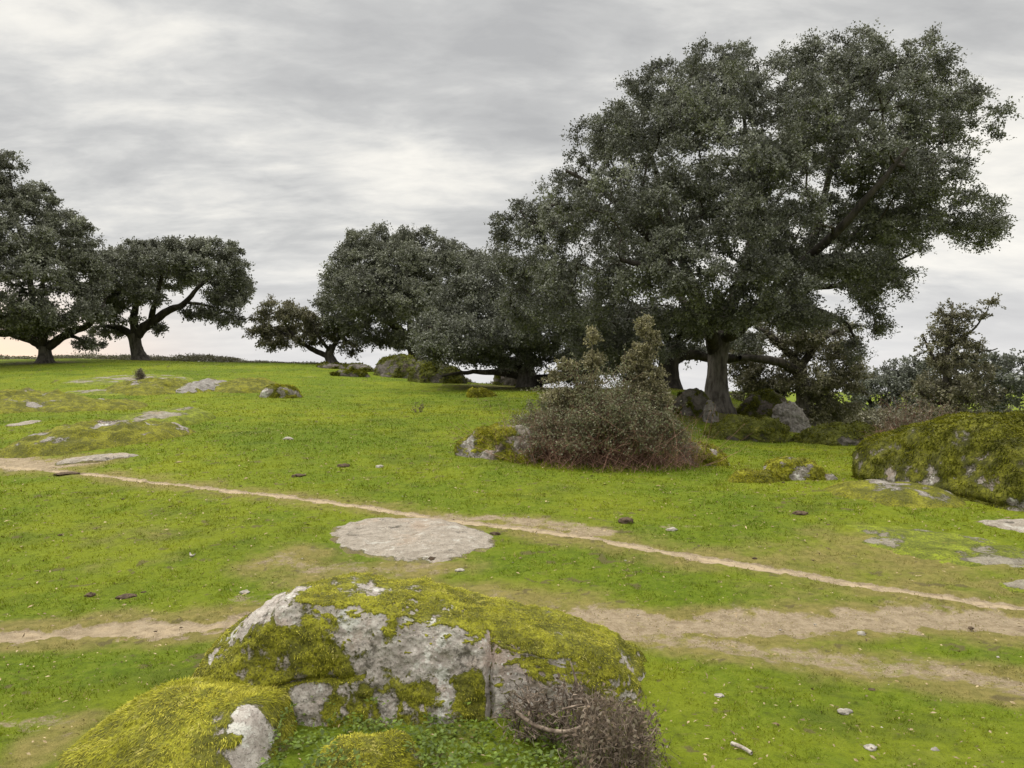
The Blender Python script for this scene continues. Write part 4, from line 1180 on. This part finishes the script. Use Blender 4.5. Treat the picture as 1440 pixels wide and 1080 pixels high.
def shrub(name, label, cat, centre, a, b, h, ncane, nleaf, cane_mat, leafmat, leaf, seed, cane_r=0.006, leaf_lo=0.4, droop=0.3, spread=0.7, twigs=3, group=None, profile=None, deadstems=0):
    r = np.random.default_rng(seed)
    cx, cy = centre
    base = np.array([cx, cy, g1(cx, cy)])
    root = empty(name, base, label, cat, group)
    th = r.random(ncane) * 2 * math.pi
    rr = np.sqrt(r.random(ncane)) * spread
    x0, y0 = cx + a * rr * np.cos(th), cy + b * rr * np.sin(th)
    p0 = np.column_stack([x0, y0, gz(x0, y0) - 0.03])
    th2 = th + r.normal(size=ncane) * 0.7
    ro = np.clip(rr + (0.15 + 0.55 * r.random(ncane)) * (1 - rr * 0.6), 0, 1.0)
    x2, y2 = cx + a * ro * np.cos(th2), cy + b * ro * np.sin(th2)
    prof = np.sqrt(np.clip(1 - ro ** 2 * 0.92, 0, 1))
    hh = h * prof * (0.65 + 0.45 * r.random(ncane))
    hh = hh * np.where(r.random(ncane) < 0.10, 1.28, 1.0) * (1 + 0.30 * pnoise(np.column_stack([x2 * 2.2, y2 * 2.2, np.full(ncane, seed * 1.3)])))
    if profile is not None:
        hh = hh * profile((x2 - cx) / a)
    p2 = np.column_stack([x2, y2, base[2] + hh * (1 - droop * r.random(ncane))])
    p1 = 0.5 * (p0 + p2)
    p1[:, 2] = base[2] + hh * 1.15
    v, f, idx, q = canes(p0, p1, p2, cane_r * (0.6 + 0.8 * r.random(ncane)), np.full(ncane, cane_r * 0.35), 10, 4, 0.02, r)
    acc = Acc()
    ct = np.clip(0.5 + 0.3 * r.normal(size=ncane), 0, 1.5)
    acc.add(v, f, ct[idx])
    # side twigs
    m = ncane * twigs
    i = r.integers(0, ncane, m)
    j = r.integers(3, 10, m)
    s0 = q[i, j]
    dr = unit(r.normal(size=(m, 3)) + np.array([0, 0, 0.25]))
    L = (0.12 + 0.22 * r.random(m)) * min(1.0, h)
    s2 = s0 + dr * L[:, None]
    s1 = 0.5 * (s0 + s2) + r.normal(size=(m, 3)) * 0.12 * L[:, None]
    v, f, idx, q2 = canes(s0, s1, s2, np.full(m, cane_r * 0.4), np.full(m, cane_r * 0.2), 5, 3)
    acc.add(v, f, np.clip(0.5 + 0.3 * r.normal(size=m), 0, 1.5)[idx])
    if deadstems:
        m = deadstems
        th = r.random(m) * 2 * math.pi
        rr = 0.55 + 0.47 * np.sqrt(r.random(m))
        x0, y0 = cx + a * rr * np.cos(th), cy + b * rr * np.sin(th)
        d0 = np.column_stack([x0, y0, gz(x0, y0)])
        hgt = (0.25 + 0.55 * r.random(m)) * h
        d2 = d0 + np.column_stack([-np.cos(th) * 0.25 * hgt + r.normal(size=m) * 0.45, -np.sin(th) * 0.25 * hgt + r.normal(size=m) * 0.35, hgt * (0.3 + 0.8 * r.random(m))])
        d1 = 0.5 * (d0 + d2) + r.normal(size=(m, 3)) * 0.06
        v, f, idx, _ = canes(d0, d1, d2, np.full(m, cane_r * 0.5), np.full(m, cane_r * 0.3), 6, 3, 0.012, r)
        acc.add(v, f, np.clip(1.05 + 0.5 * r.normal(size=m), 0.1, 2.2)[idx])
    v, f, t = acc.get()
    o = build('cane', v - base, f, cane_mat, parent=root, attrs={'tint': t})
    o['kind'] = 'stuff'
    if nleaf:
        k1 = nleaf // 2
        i = r.integers(0, len(q), k1)
        fj = leaf_lo * 9 + (9 - leaf_lo * 9) * r.random(k1)
        j = np.minimum(fj.astype(int), 8)
        c1 = q[i, j] + (q[i, j + 1] - q[i, j]) * (fj - j)[:, None]
        k2 = nleaf - k1
        i = r.integers(0, len(q2), k2)
        j = r.integers(1, 5, k2)
        c2 = q2[i, j]
        c = np.vstack([c1, c2])
        keep = r.random(len(c)) < np.clip(0.16 + 1.1 * ((c[:, 2] - base[2]) / h - 0.12), 0.14, 1)
        c = c[keep] + r.normal(size=(keep.sum(), 3)) * 0.02
        n = len(c)
        v, f = leaf_quads(c, r.normal(size=(n, 3)) + np.array([0, 0, 0.1]), r.normal(size=(n, 3)) * 0.7 + np.array([0, 0, 0.6]), leaf * (0.6 + 0.8 * r.random(n)), leaf * (0.4 + 0.35 * r.random(n)))
        t = np.clip(0.5 + 0.22 * r.normal(size=n) + 0.25 * pnoise(c * 2.5), 0, 1.4)
        build('foliage', v - base, f, leafmat, parent=root, attrs={'tint': np.repeat(t, 4)})
    return root


_b = G(838, 662)
BUSH = np.array([(838 - CX) / F * (_b[1] + 0.95), _b[1] + 0.95])
shrub('bramble_bush', 'big domed bramble thicket, olive leaves above and bare reddish-brown canes below', 'bramble', BUSH, 1.64, 1.15, 1.25, 700, 105000, M_CANE, M_BRAMBLE_LEAF, 0.034, 201,
      cane_r=0.005, twigs=9, deadstems=650, profile=lambda x: 0.86 + 0.22 * np.exp(-((x - 0.1) / 0.45) ** 2))
dB = BUSH[1]
oak('taller of the two leafy oak shoots rising out of the bramble, the right one', (905, 640), dB,
    [[(903, 655, 0, .035), (902, 600, 0, .03), (900, 550, 0, .025), (905, 500, 0, .018), (910, 455, 0, .008)], [(901, 560, 0, .015), (885, 530, 0, .01), (878, 505, 0, .006)], [(902, 540, 0, .015), (920, 510, 0, .01), (928, 480, 0, .006)]],
    [(908, 462, 15, 22, 0, .15), (903, 500, 22, 24, 0, .22), (922, 480, 10, 18, 0, .12), (886, 515, 14, 20, 0, .16), (912, 535, 26, 24, 0, .28), (890, 560, 34, 24, 0, .35), (925, 565, 22, 22, 0, .25), (900, 595, 40, 20, -.1, .4)],
    k=1.5, rc=0.10, per=24, leaf=0.034, seed=211, sides=7, mat=M_SHOOT_LEAF, step=0.09, tipr=0.002, jitter=.2, rough=0.03, cat='oak shoot', name='oak_sapling', group='oak shoots in the bramble', flare=False, up=0.3)
oak('slimmer shorter leafy oak shoot rising out of the bramble, left of the tall one', (833, 640), dB - 0.15,
    [[(835, 655, 0, .028), (834, 600, 0, .022), (834, 540, 0, .018), (833, 490, 0, .012), (834, 462, 0, .005)], [(834, 560, 0, .012), (815, 535, 0, .008), (795, 512, 0, .004)]],
    [(833, 474, 10, 16, 0, .1), (835, 508, 16, 20, 0, .16), (830, 540, 20, 20, 0, .2), (798, 516, 18, 12, 0, .14), (782, 530, 14, 12, 0, .14), (815, 560, 34, 20, 0, .3), (850, 570, 26, 20, 0, .3), (785, 560, 22, 16, 0, .25)],
    k=1.5, rc=0.10, per=24, leaf=0.034, seed=212, sides=7, mat=M_SHOOT_LEAF, step=0.09, tipr=0.002, jitter=.2, rough=0.03, cat='oak shoot', name='oak_sapling', group='oak shoots in the bramble', flare=False, up=0.3)

_q = P(1246, 600, 11.4)
shrub('dry_bush', 'reddish-brown leafless twiggy bush beside the left shoulder of the huge boulder', 'dry bush', (_q[0] + 0.05, 11.5), 0.28, 0.28, 0.95, 34, 0, M_CANE, M_DEAD_LEAF, 0.02, 203, cane_r=0.005, twigs=8)
_q = P(1300, 580, 12.2)
shrub('dry_bush', 'dark brown twiggy scrub behind the top of the huge boulder, under the young oak', 'dry bush', (_q[0], 12.4), 0.7, 0.4, 1.15, 90, 5000, M_CANE, M_LEAF_BROWN, 0.035, 204, cane_r=0.005, twigs=8)
_q = G(197, 536)
shrub('low_shrub', 'tiny grey shrub growing alone on the low ledge of the slope', 'shrub', (_q[0], _q[1]), 0.17, 0.17, 0.55, 40, 1100, M_CANE_GREY, M_LEAF_BROWN, 0.05, 205, cane_r=0.008, twigs=6)
_q = G(588, 580)
shrub('low_shrub', 'sparse leafless thistle stalk standing alone in the middle of the meadow', 'dead thistle', (_q[0], _q[1]), 0.16, 0.1, 0.36, 9, 60, M_CANE_GREY, M_DEAD_LEAF, 0.05, 206, cane_r=0.007, twigs=3)

# dead bramble against the foreground boulders
_p = G(800, 1005)
TANGLE = shrub('dead_bramble', 'tangle of curling pale dead stems lying against the right flank of the long granite boulder', 'dead bramble', (0.24, 3.50), 0.34, 0.16, 0.28, 90, 800, M_CANE_GREY, M_DEAD_LEAF, 0.024, 221, cane_r=0.0040, twigs=7, leaf_lo=0.2)
DARKHEAP = shrub('dead_bramble', 'dark heap of dead leafy bramble at the bottom edge, in front of the curling stems', 'dead bramble', (0.42, 3.20), 0.21, 0.25, 0.30, 100, 2600, M_CANE_GREY, M_DEAD_LEAF, 0.022, 222, cane_r=0.0026, twigs=9, leaf_lo=0.1)


HEAP = TANGLE


def bent_stem(label, pts, rad, mat=M_CANE_GREY):
    q = spline(np.array(pts), 8)
    base = q[0].copy()
    v, f = tube(q - base, np.linspace(rad, rad * 0.45, len(q)), 8, 0.12, 3.0)
    o = build('thick_stem', v, f, mat, parent=HEAP, loc=base - np.array(HEAP.location), attrs={'tint': np.full(len(v), 0.75)}, smooth=True)
    o['label'] = label


bent_stem('thick curled dead stem looping in the middle of the bramble tangle', [(0.02, 3.46, 0.13), (0.12, 3.38, 0.10), (0.24, 3.34, 0.10), (0.34, 3.37, 0.14), (0.33, 3.42, 0.20), (0.25, 3.43, 0.20)], 0.011)
bent_stem('upright forked dead stem leaning on the mossy right flank of the boulder', [(0.36, 3.46, 0.10), (0.31, 3.44, 0.20), (0.28, 3.45, 0.30), (0.26, 3.47, 0.36)], 0.007)
bent_stem('straight pale dead stem jutting from the right of the tangle', [(0.22, 3.40, 0.17), (0.32, 3.40, 0.19), (0.42, 3.38, 0.17)], 0.006)

HEAP = DARKHEAP
bent_stem('curved dead stem on the right flank of the dark bramble heap', [(0.47, 3.12, 0.25), (0.50, 3.10, 0.20), (0.55, 3.10, 0.19), (0.59, 3.12, 0.23)], 0.005)


# ------------------------------------------------------------------ clods, stones, sticks
def lump(name, label, cat, u, v, half, mat, seed, flat=0.5, group=None, ratio=0.8, shape=0.35):
    r = np.random.default_rng(seed)
    g = G(u, v)
    s = 0.8 * half / F * g[1]
    dirs, f = ico(3)
    rad = 1 + shape * fbm(dirs * 1.6 + seed * 3.7, 3)
    w = dirs * rad[:, None] * np.array([s, s * ratio, s * flat])
    a = r.random() * 6.28
    w = np.column_stack([w[:, 0] * math.cos(a * .1) - w[:, 1] * math.sin(a * .1), w[:, 0] * math.sin(a * .1) + w[:, 1] * math.cos(a * .1), w[:, 2]])
    w[:, 2] += s * flat * 0.15
    o = build(name, w, f, mat, loc=g, smooth=mat is not M_STONE)
    tag(o, label, cat, group)
    return o


for u, v, h, fl, lab in [(880, 735, 14, .55, 'largest dark dung heap, on the grass just above the sandy trail'), (483, 656, 12, .35, 'dark dung lump in the open grass left of the bramble'),
                         (127, 838, 9, .55, 'round brown dung lump beside a flat dung patch at lower left'), (178, 840, 17, .18, 'flat reddish-brown dung patch at lower left'),
                         (1125, 723, 14, .3, 'dark flat clod in the grass left of the huge boulder'), (607, 788, 8, .6, 'dark dung lump on the front rim of the bare slab'),
                         (696, 751, 9, .4, 'brown clod off the right tip of the bare slab'), (545, 733, 7, .5, 'small dark clod on the back rim of the bare slab'),
                         (420, 670, 12, .3, 'dark clod in the grass just above the trail, left of the slab'), (95, 667, 20, .15, 'dark crust of dung on the trail at left')]:
    lump('dung_clod', lab, 'dung', u, v, h, M_DUNG, int(u + v), fl, 'dung and dark clods on the pasture')
for u, v, h, fl, lab in [(534, 657, 7, .5, 'grey stone in the open grass between the dark dung and the bramble'), (405, 618, 9, .4, 'pale flat stone in the meadow right of the lichen-crested outcrop'),
                         (1211, 893, 8, .6, 'cream stone on the grass tongue between the dirt tracks'), (945, 746, 10, .4, 'flat grey stone in the grass right of the largest dung'),
                         (646, 803, 8, .4, 'pale stone on the dry grass in front of the bare slab'), (1224, 1053, 12, .4, 'grey angular stone in the lower right grass'),
                         (1315, 1058, 8, .7, 'small whitish stone in the lower right grass, right of the grey one'), (1188, 1002, 13, .3, 'broken white stone in the lower right grass, above the grey one'),
                         (1011, 979, 9, .35, 'white chip in the grass right of the long granite boulder'), (345, 834, 9, .4, 'grey stone on the grass just left of the boulder top')]:
    lump('stone', lab, 'stone', u, v, h, M_STONE, int(u + v), fl, 'loose stones on the pasture')

_g = G(1043, 1057)
_q = np.array([[-0.030, 0.042, 0.014], [-0.008, 0.008, 0.018], [0.012, -0.014, 0.016], [0.030, -0.042, 0.012]])
v, f = tube(spline(_q, 4), np.full(13, 0.009), 8, 0.25, 2.0)
tag(build('stick', v, f, M_WOOD, loc=_g, smooth=True), 'short bleached piece of wood lying in the grass right of the dead bramble', 'stick')
_g = G(270, 783)
_q = np.array([[-0.03, 0.03, 0.03], [-0.012, 0.0, 0.014], [0.015, -0.02, 0.012], [0.04, -0.02, 0.03]])
v, f = tube(spline(_q, 4), 0.009 * np.sin(np.linspace(0.3, 2.9, 13)) + .001, 8, 0.1, 2.0)
tag(build('bone', v, f, M_STONE, loc=_g, smooth=True), 'white curved bone chip lying alone in the grass at left', 'bone chip')

_r = np.random.default_rng(77)
for k in range(32):
    u, v = _r.uniform(-20, 1460), 560 + 440 * _r.random() ** 1.1
    g = G(u, v)
    if BUSH[1] - 1.5 < g[1] < BUSH[1] + 1.6 and abs(g[0] - BUSH[0]) < 2.2 or (g[1] < 4.8 and abs(g[0] + .5) < 1.9) or g[1] > 30:
        continue
    lump('dung_clod', 'small scattered dark dung clod lying loose in the short grass', 'dung', u, v, _r.uniform(0.012, 0.030) * F / g[1], M_DUNG, k + 900, _r.uniform(.25, .5), 'small scattered dung clods')
for k in range(40):
    u, v = _r.uniform(-20, 1460), 600 + 460 * _r.random()
    g = G(u, v)
    if BUSH[1] - 1.5 < g[1] < BUSH[1] + 1.6 and abs(g[0] - BUSH[0]) < 2.2 or (g[1] < 4.8 and abs(g[0] + .5) < 1.9):
        continue
    lump('stone', 'small scattered pale pebble lying loose in the short grass', 'pebble', u, v, _r.uniform(0.007, 0.015) * F / g[1], M_STONE, k + 1900, _r.uniform(.35, .6), 'small scattered pebbles')


# ------------------------------------------------------------------ low scrub on the crest
def scrub_line(u0, u1, d, h, mat, n, seed, leaf):
    r = np.random.default_rng(seed)
    u = u0 + (u1 - u0) * r.random(n)
    x = (u - CX) / F * d
    y = d + r.normal(size=n) * 0.8
    z = gz(x, y)
    prof = h * (0.55 + 0.5 * pnoise(np.column_stack([x * 1.3, y * 0, x * 0 + seed]))) * (0.6 + .4 * pnoise(np.column_stack([x * .4, y * 0, x * 0 + 3])))
    c = np.column_stack([x, y, z + np.maximum(prof, 0.05) * r.random(n) ** 0.7])
    v, f = leaf_quads(c, r.normal(size=(n, 3)), r.normal(size=(n, 3)) + np.array([0, 0, .5]), leaf * (.6 + .8 * r.random(n)), leaf * .6 * (.6 + .8 * r.random(n)))
    return v, f, np.repeat(np.clip(0.5 + .25 * r.normal(size=n), 0, 1.4), 4)


acc = Acc()
for args in [(1130, 1420, 46, 2.6, 0, 22000, 10, 0.16), (1400, 1700, 34, 2.2, 0, 14000, 12, 0.12), (640, 945, 45, 0.9, 0, 9000, 11, 0.12), (1020, 1140, 42, 1.6, 0, 6000, 13, 0.12), (1040, 1300, 35, 0.9, 0, 12000, 14, 0.11), (195, 335, 47, 0.95, 0, 9000, 5, 0.09), (120, 200, 47, 0.8, 0, 3500, 6, 0.09), (72, 112, 47, 0.6, 0, 2500, 7, 0.09), (-60, 46, 50, 1.0, 0, 7000, 8, 0.11), (330, 520, 47, 0.28, 0, 6000, 9, 0.08)]:
    acc.add(*scrub_line(*args))
v, f, t = acc.get()
tag(build('scrub', v, f, M_LEAF_BROWN, attrs={'tint': t}), 'low dark scrub lining the crest of the hill between the oaks', kind='stuff')

# ------------------------------------------------------------------ grass
OCC = np.full((700, 400), -9.0)       # highest rock point per 4 cm cell, so no blades sprout through stone


def occ_idx(x, y):
    return np.clip(((x + 14) / 0.04).astype(int), 0, 699), np.clip(((y - 1) / 0.04).astype(int), 0, 399)


for ob in list(COL.objects):
    if ob.type == 'MESH' and ob.parent is None and ob.name.split('.')[0] in ('rock', 'boulder', 'stone_slab'):
        w = np.empty(len(ob.data.vertices) * 3, np.float32)
        ob.data.vertices.foreach_get('co', w)
        w = w.reshape(-1, 3) + np.array(ob.location)
        w = w[(np.abs(w[:, 0]) < 13.9) & (w[:, 1] > 1) & (w[:, 1] < 16.9)]
        if len(w):
            i, j = occ_idx(w[:, 0], w[:, 1])
            np.maximum.at(OCC, (i, j), w[:, 2])
for _ in range(2):
    OCC[1:-1, 1:-1] = np.maximum.reduce([OCC[1:-1, 1:-1], np.minimum(OCC[:-2, 1:-1], OCC[2:, 1:-1]), np.minimum(OCC[1:-1, :-2], OCC[1:-1, 2:])])


def make_grass(n=620000):
    r = np.random.default_rng(5)
    th = R(43) * (2 * r.random(n) - 1)
    rr = 2.55 * (48 / 2.55) ** (r.random(n) ** 1.15)
    x, y = rr * np.sin(th), rr * np.cos(th)
    dirt, dry, _ = soil_masks(np.column_stack([x, y]))
    z = gz(x, y)
    i, j = occ_idx(x, y)
    hide = (OCC[i, j] > z - 0.004) & (np.abs(x) < 13.9) & (y < 16.9)
    patch = fbm(np.column_stack([x * 3.1, y * 3.1, np.zeros(n)]), 3)
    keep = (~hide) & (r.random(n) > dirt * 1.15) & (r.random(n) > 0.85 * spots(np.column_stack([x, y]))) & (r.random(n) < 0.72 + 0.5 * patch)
    x, y, z, rr, dry, dirt, patch = (q[keep] for q in (x, y, z, rr, dry, dirt, patch))
    n = len(x)
    nearbush = np.exp(-(np.maximum(0, np.hypot((x - BUSH[0]) / 1.75, (y - BUSH[1]) / 1.25) - 0.9) / 0.12) ** 2)
    tall = 1 + 1.8 * nearbush + 0.5 * np.clip(patch, -0.6, 1)
    L = np.clip(0.0024 * rr + 0.010, 0.017, 0.042) * (0.5 + 0.9 * r.random(n)) * tall * (1 - 0.45 * dry)
    W = np.clip(0.00075 * rr, 0.0022, 0.016) * (0.6 + 0.8 * r.random(n))
    ax = r.normal(size=(n, 3)) * 0.75 + np.array([0, 0, 0.9])
    ax[:, 2] = np.abs(ax[:, 2])
    c = np.column_stack([x, y, z - 0.008])
    nr = np.column_stack([r.normal(size=n), r.normal(size=n), 0.5 * r.normal(size=n)])
    v, f = leaf_quads(c, ax, nr, L, W)
    tint = np.clip(r.random(n), 0, 1)
    o = build('grass', v, f, M_GRASS, attrs={'tint': np.repeat(tint, 4), 'dry': np.repeat(dry, 4)})
    tag(o, 'short bright green grazed grass covering the meadow', kind='stuff')


make_grass()


def make_litter(n=5000):
    r = np.random.default_rng(6)
    th = R(40) * (2 * r.random(n) - 1)
    rr = 2.6 * (16 / 2.6) ** r.random(n)
    x, y = rr * np.sin(th), rr * np.cos(th)
    z = gz(x, y)
    i, j = occ_idx(x, y)
    k = OCC[i, j] < z
    x, y, z, rr = x[k], y[k], z[k], rr[k]
    n = len(x)
    c = np.column_stack([x, y, z + 0.016])
    ax = r.normal(size=(n, 3)) * np.array([1, 1, 0.15])
    v, f = leaf_quads(c, ax, r.normal(size=(n, 3)) * 0.4 + np.array([0, 0, 1.0]), (0.012 + 0.03 * r.random(n) ** 2) * np.clip(rr / 5, 1, 2), (0.004 + 0.009 * r.random(n)) * np.clip(rr / 5, 1, 2))
    o = build('leaf_litter', v, f, M_STRAW, attrs={'tint': np.repeat(r.random(n), 4)})
    tag(o, 'dry oak leaves and straw bits strewn over the grass', kind='stuff')


make_litter()


def make_herbs(n=5200):
    r = np.random.default_rng(9)
    x = -1.05 + 1.45 * r.random(n)
    y = 2.75 + 0.98 * r.random(n)
    k = fbm(np.column_stack([x * 5, y * 5, np.zeros(n)]), 3) > -0.15
    x, y = x[k], y[k]
    z = gz(x, y)
    i, j = occ_idx(x, y)
    z = np.where((OCC[i, j] > z) & (OCC[i, j] < z + 0.10), OCC[i, j], z)
    n = len(x)
    c = np.column_stack([x, y, z + 0.01 + 0.04 * r.random(n)])
    v, f = leaf_quads(c, r.normal(size=(n, 3)) * np.array([1, 1, .3]) + np.array([0, 0, .25]), r.normal(size=(n, 3)) * 0.3 + np.array([0, 0, 1]), 0.014 + 0.022 * r.random(n), 0.009 + 0.012 * r.random(n))
    tag(build('ground_herbs', v, f, M_HERB, attrs={'tint': np.repeat(np.clip(.5 + .3 * r.normal(size=n), 0, 1.3), 4)}), 'small green clover-like herbs at the foot of the granite boulder', kind='stuff')


make_herbs()

# ------------------------------------------------------------------ sky, sun, camera
SUN_AZ, SUN_EL = -75.0, 54.0


def make_world():
    w = bpy.data.worlds.new('World')
    scene.world = w
    w.use_nodes = True
    t = NT(w.node_tree)
    sky = t.n('ShaderNodeTexSky', sky_type='NISHITA', sun_disc=False, sun_elevation=R(SUN_EL), sun_rotation=R(SUN_AZ), air_density=1.0, dust_density=2.0, ozone_density=1.0)
    d = t.n('ShaderNodeTexCoord').outputs['Generated']
    s = t.n('ShaderNodeSeparateXYZ', ins={0: d})
    z = t.math('MAXIMUM', s.outputs[2], 0.0)
    den = t.math('ADD', z, 0.24)
    px, py = t.math('DIVIDE', s.outputs[0], den), t.math('DIVIDE', s.outputs[1], den)
    pl = t.n('ShaderNodeCombineXYZ', ins={0: px, 1: py, 2: 0.0}).outputs[0]
    st = t.n('ShaderNodeMapping', ins={'Vector': pl, 'Rotation': (0, 0, R(-12)), 'Scale': (0.95, 1.75, 1)}).outputs[0]
    a = t.noise(st, 0.85, 7, 0.54, 0.35)
    b = t.noise(st, 2.6, 7, 0.58, 0.5)
    e = t.noise(st, 6.5, 6, 0.6, 0.3)
    n = t.math('ADD', t.math('MULTIPLY', a, 0.50), t.math('ADD', t.math('MULTIPLY', b, 0.32), t.math('MULTIPLY', e, 0.18)))
    n = t.math('MULTIPLY_ADD', t.math('SUBTRACT', n, 0.5), 1.65, 0.5)

    def blob(u, v, sharp):
        dr = unit(np.array([(u - CX) / F, 1.0, -(v - CY) / F]))
        dot = t.n('ShaderNodeVectorMath', operation='DOT_PRODUCT', ins={0: d, 1: tuple(dr)}).outputs['Value']
        return t.math('POWER', t.math('MAXIMUM', dot, 0.0), sharp)
    # thicker and thinner places in the cloud deck
    n = t.math('ADD', n, t.math('MULTIPLY', blob(230, 95, 260), 0.10))
    n = t.math('ADD', n, t.math('MULTIPLY', blob(560, 235, 200), 0.15))
    n = t.math('ADD', n, t.math('MULTIPLY', blob(1420, 260, 160), 0.10))
    n = t.math('SUBTRACT', n, t.math('MULTIPLY', blob(560, 90, 60), 0.13))
    n = t.math('SUBTRACT', n, t.math('MULTIPLY', blob(300, 190, 120), 0.06))
    c = t.ramp(n, [(0.28, (0.365, 0.366, 0.366)), (0.41, (0.44, 0.44, 0.434)), (0.50, (0.53, 0.526, 0.51)), (0.60, (0.65, 0.635, 0.597)), (0.74, (0.77, 0.742, 0.68))])
    # cloud thins to an even pale veil near the horizon
    hz = t.step(s.outputs[2], 0.20, 0.0)
    c = t.mix(t.math('MULTIPLY', hz, 0.75), c, (0.60, 0.595, 0.60))
    glow = t.math('MULTIPLY', blob(-120, 530, 60), t.step(s.outputs[2], 0.16, 0.0))
    c = t.mix(t.math('MULTIPLY', glow, 1.0), c, (0.98, 0.70, 0.47))
    # deck brightest towards the zenith, boosted out of view to light the ground
    zen_boost = t.math('MULTIPLY_ADD', t.step(s.outputs[2], 0.46, 0.76), 2.6, 1.0)
    z3 = t.n('ShaderNodeCombineColor', ins={0: zen_boost, 1: zen_boost, 2: zen_boost}).outputs[0]
    c = t.mix(1.0, c, z3, 'MULTIPLY')
    c = t.n('ShaderNodeVectorMath', operation='SCALE', ins={0: c, 'Scale': 10.0}).outputs[0]
    col = t.mix(0.97, sky.outputs[0], c)
    bg = t.n('ShaderNodeBackground', ins={'Color': col, 'Strength': 0.1})
    o = t.n('ShaderNodeOutputWorld')
    t.t.links.new(bg.outputs[0], o.inputs['Surface'])


make_world()
sl = bpy.data.lights.new('sun', 'SUN')
sl.energy = 1.5
sl.angle = R(30)
sl.color = (1.0, 0.95, 0.87)
so = bpy.data.objects.new('sun', sl)
COL.objects.link(so)
az, el = R(SUN_AZ), R(SUN_EL)
from mathutils import Vector
so.rotation_euler = Vector((math.sin(az) * math.cos(el), math.cos(az) * math.cos(el), math.sin(el))).to_track_quat('Z', 'Y').to_euler()

cam = bpy.data.cameras.new('camera')
cam.sensor_fit = 'HORIZONTAL'
cam.sensor_width = 36
cam.lens = 36 * F / 1440
cam.clip_start, cam.clip_end = 0.05, 4000
co = bpy.data.objects.new('camera', cam)
COL.objects.link(co)
co.location = (0, 0, EYE)
co.rotation_euler = (R(90), 0, 0)
scene.camera = co

scene.view_settings.view_transform = 'Standard'
scene.view_settings.look = 'None'
scene.view_settings.exposure = 0.45
scene.view_settings.gamma = 1.0
scene.view_settings.use_curve_mapping = False
scene.cycles.max_bounces = 6
scene.cycles.diffuse_bounces = 3
scene.cycles.glossy_bounces = 2
scene.cycles.transmission_bounces = 3
scene.cycles.use_denoising = True
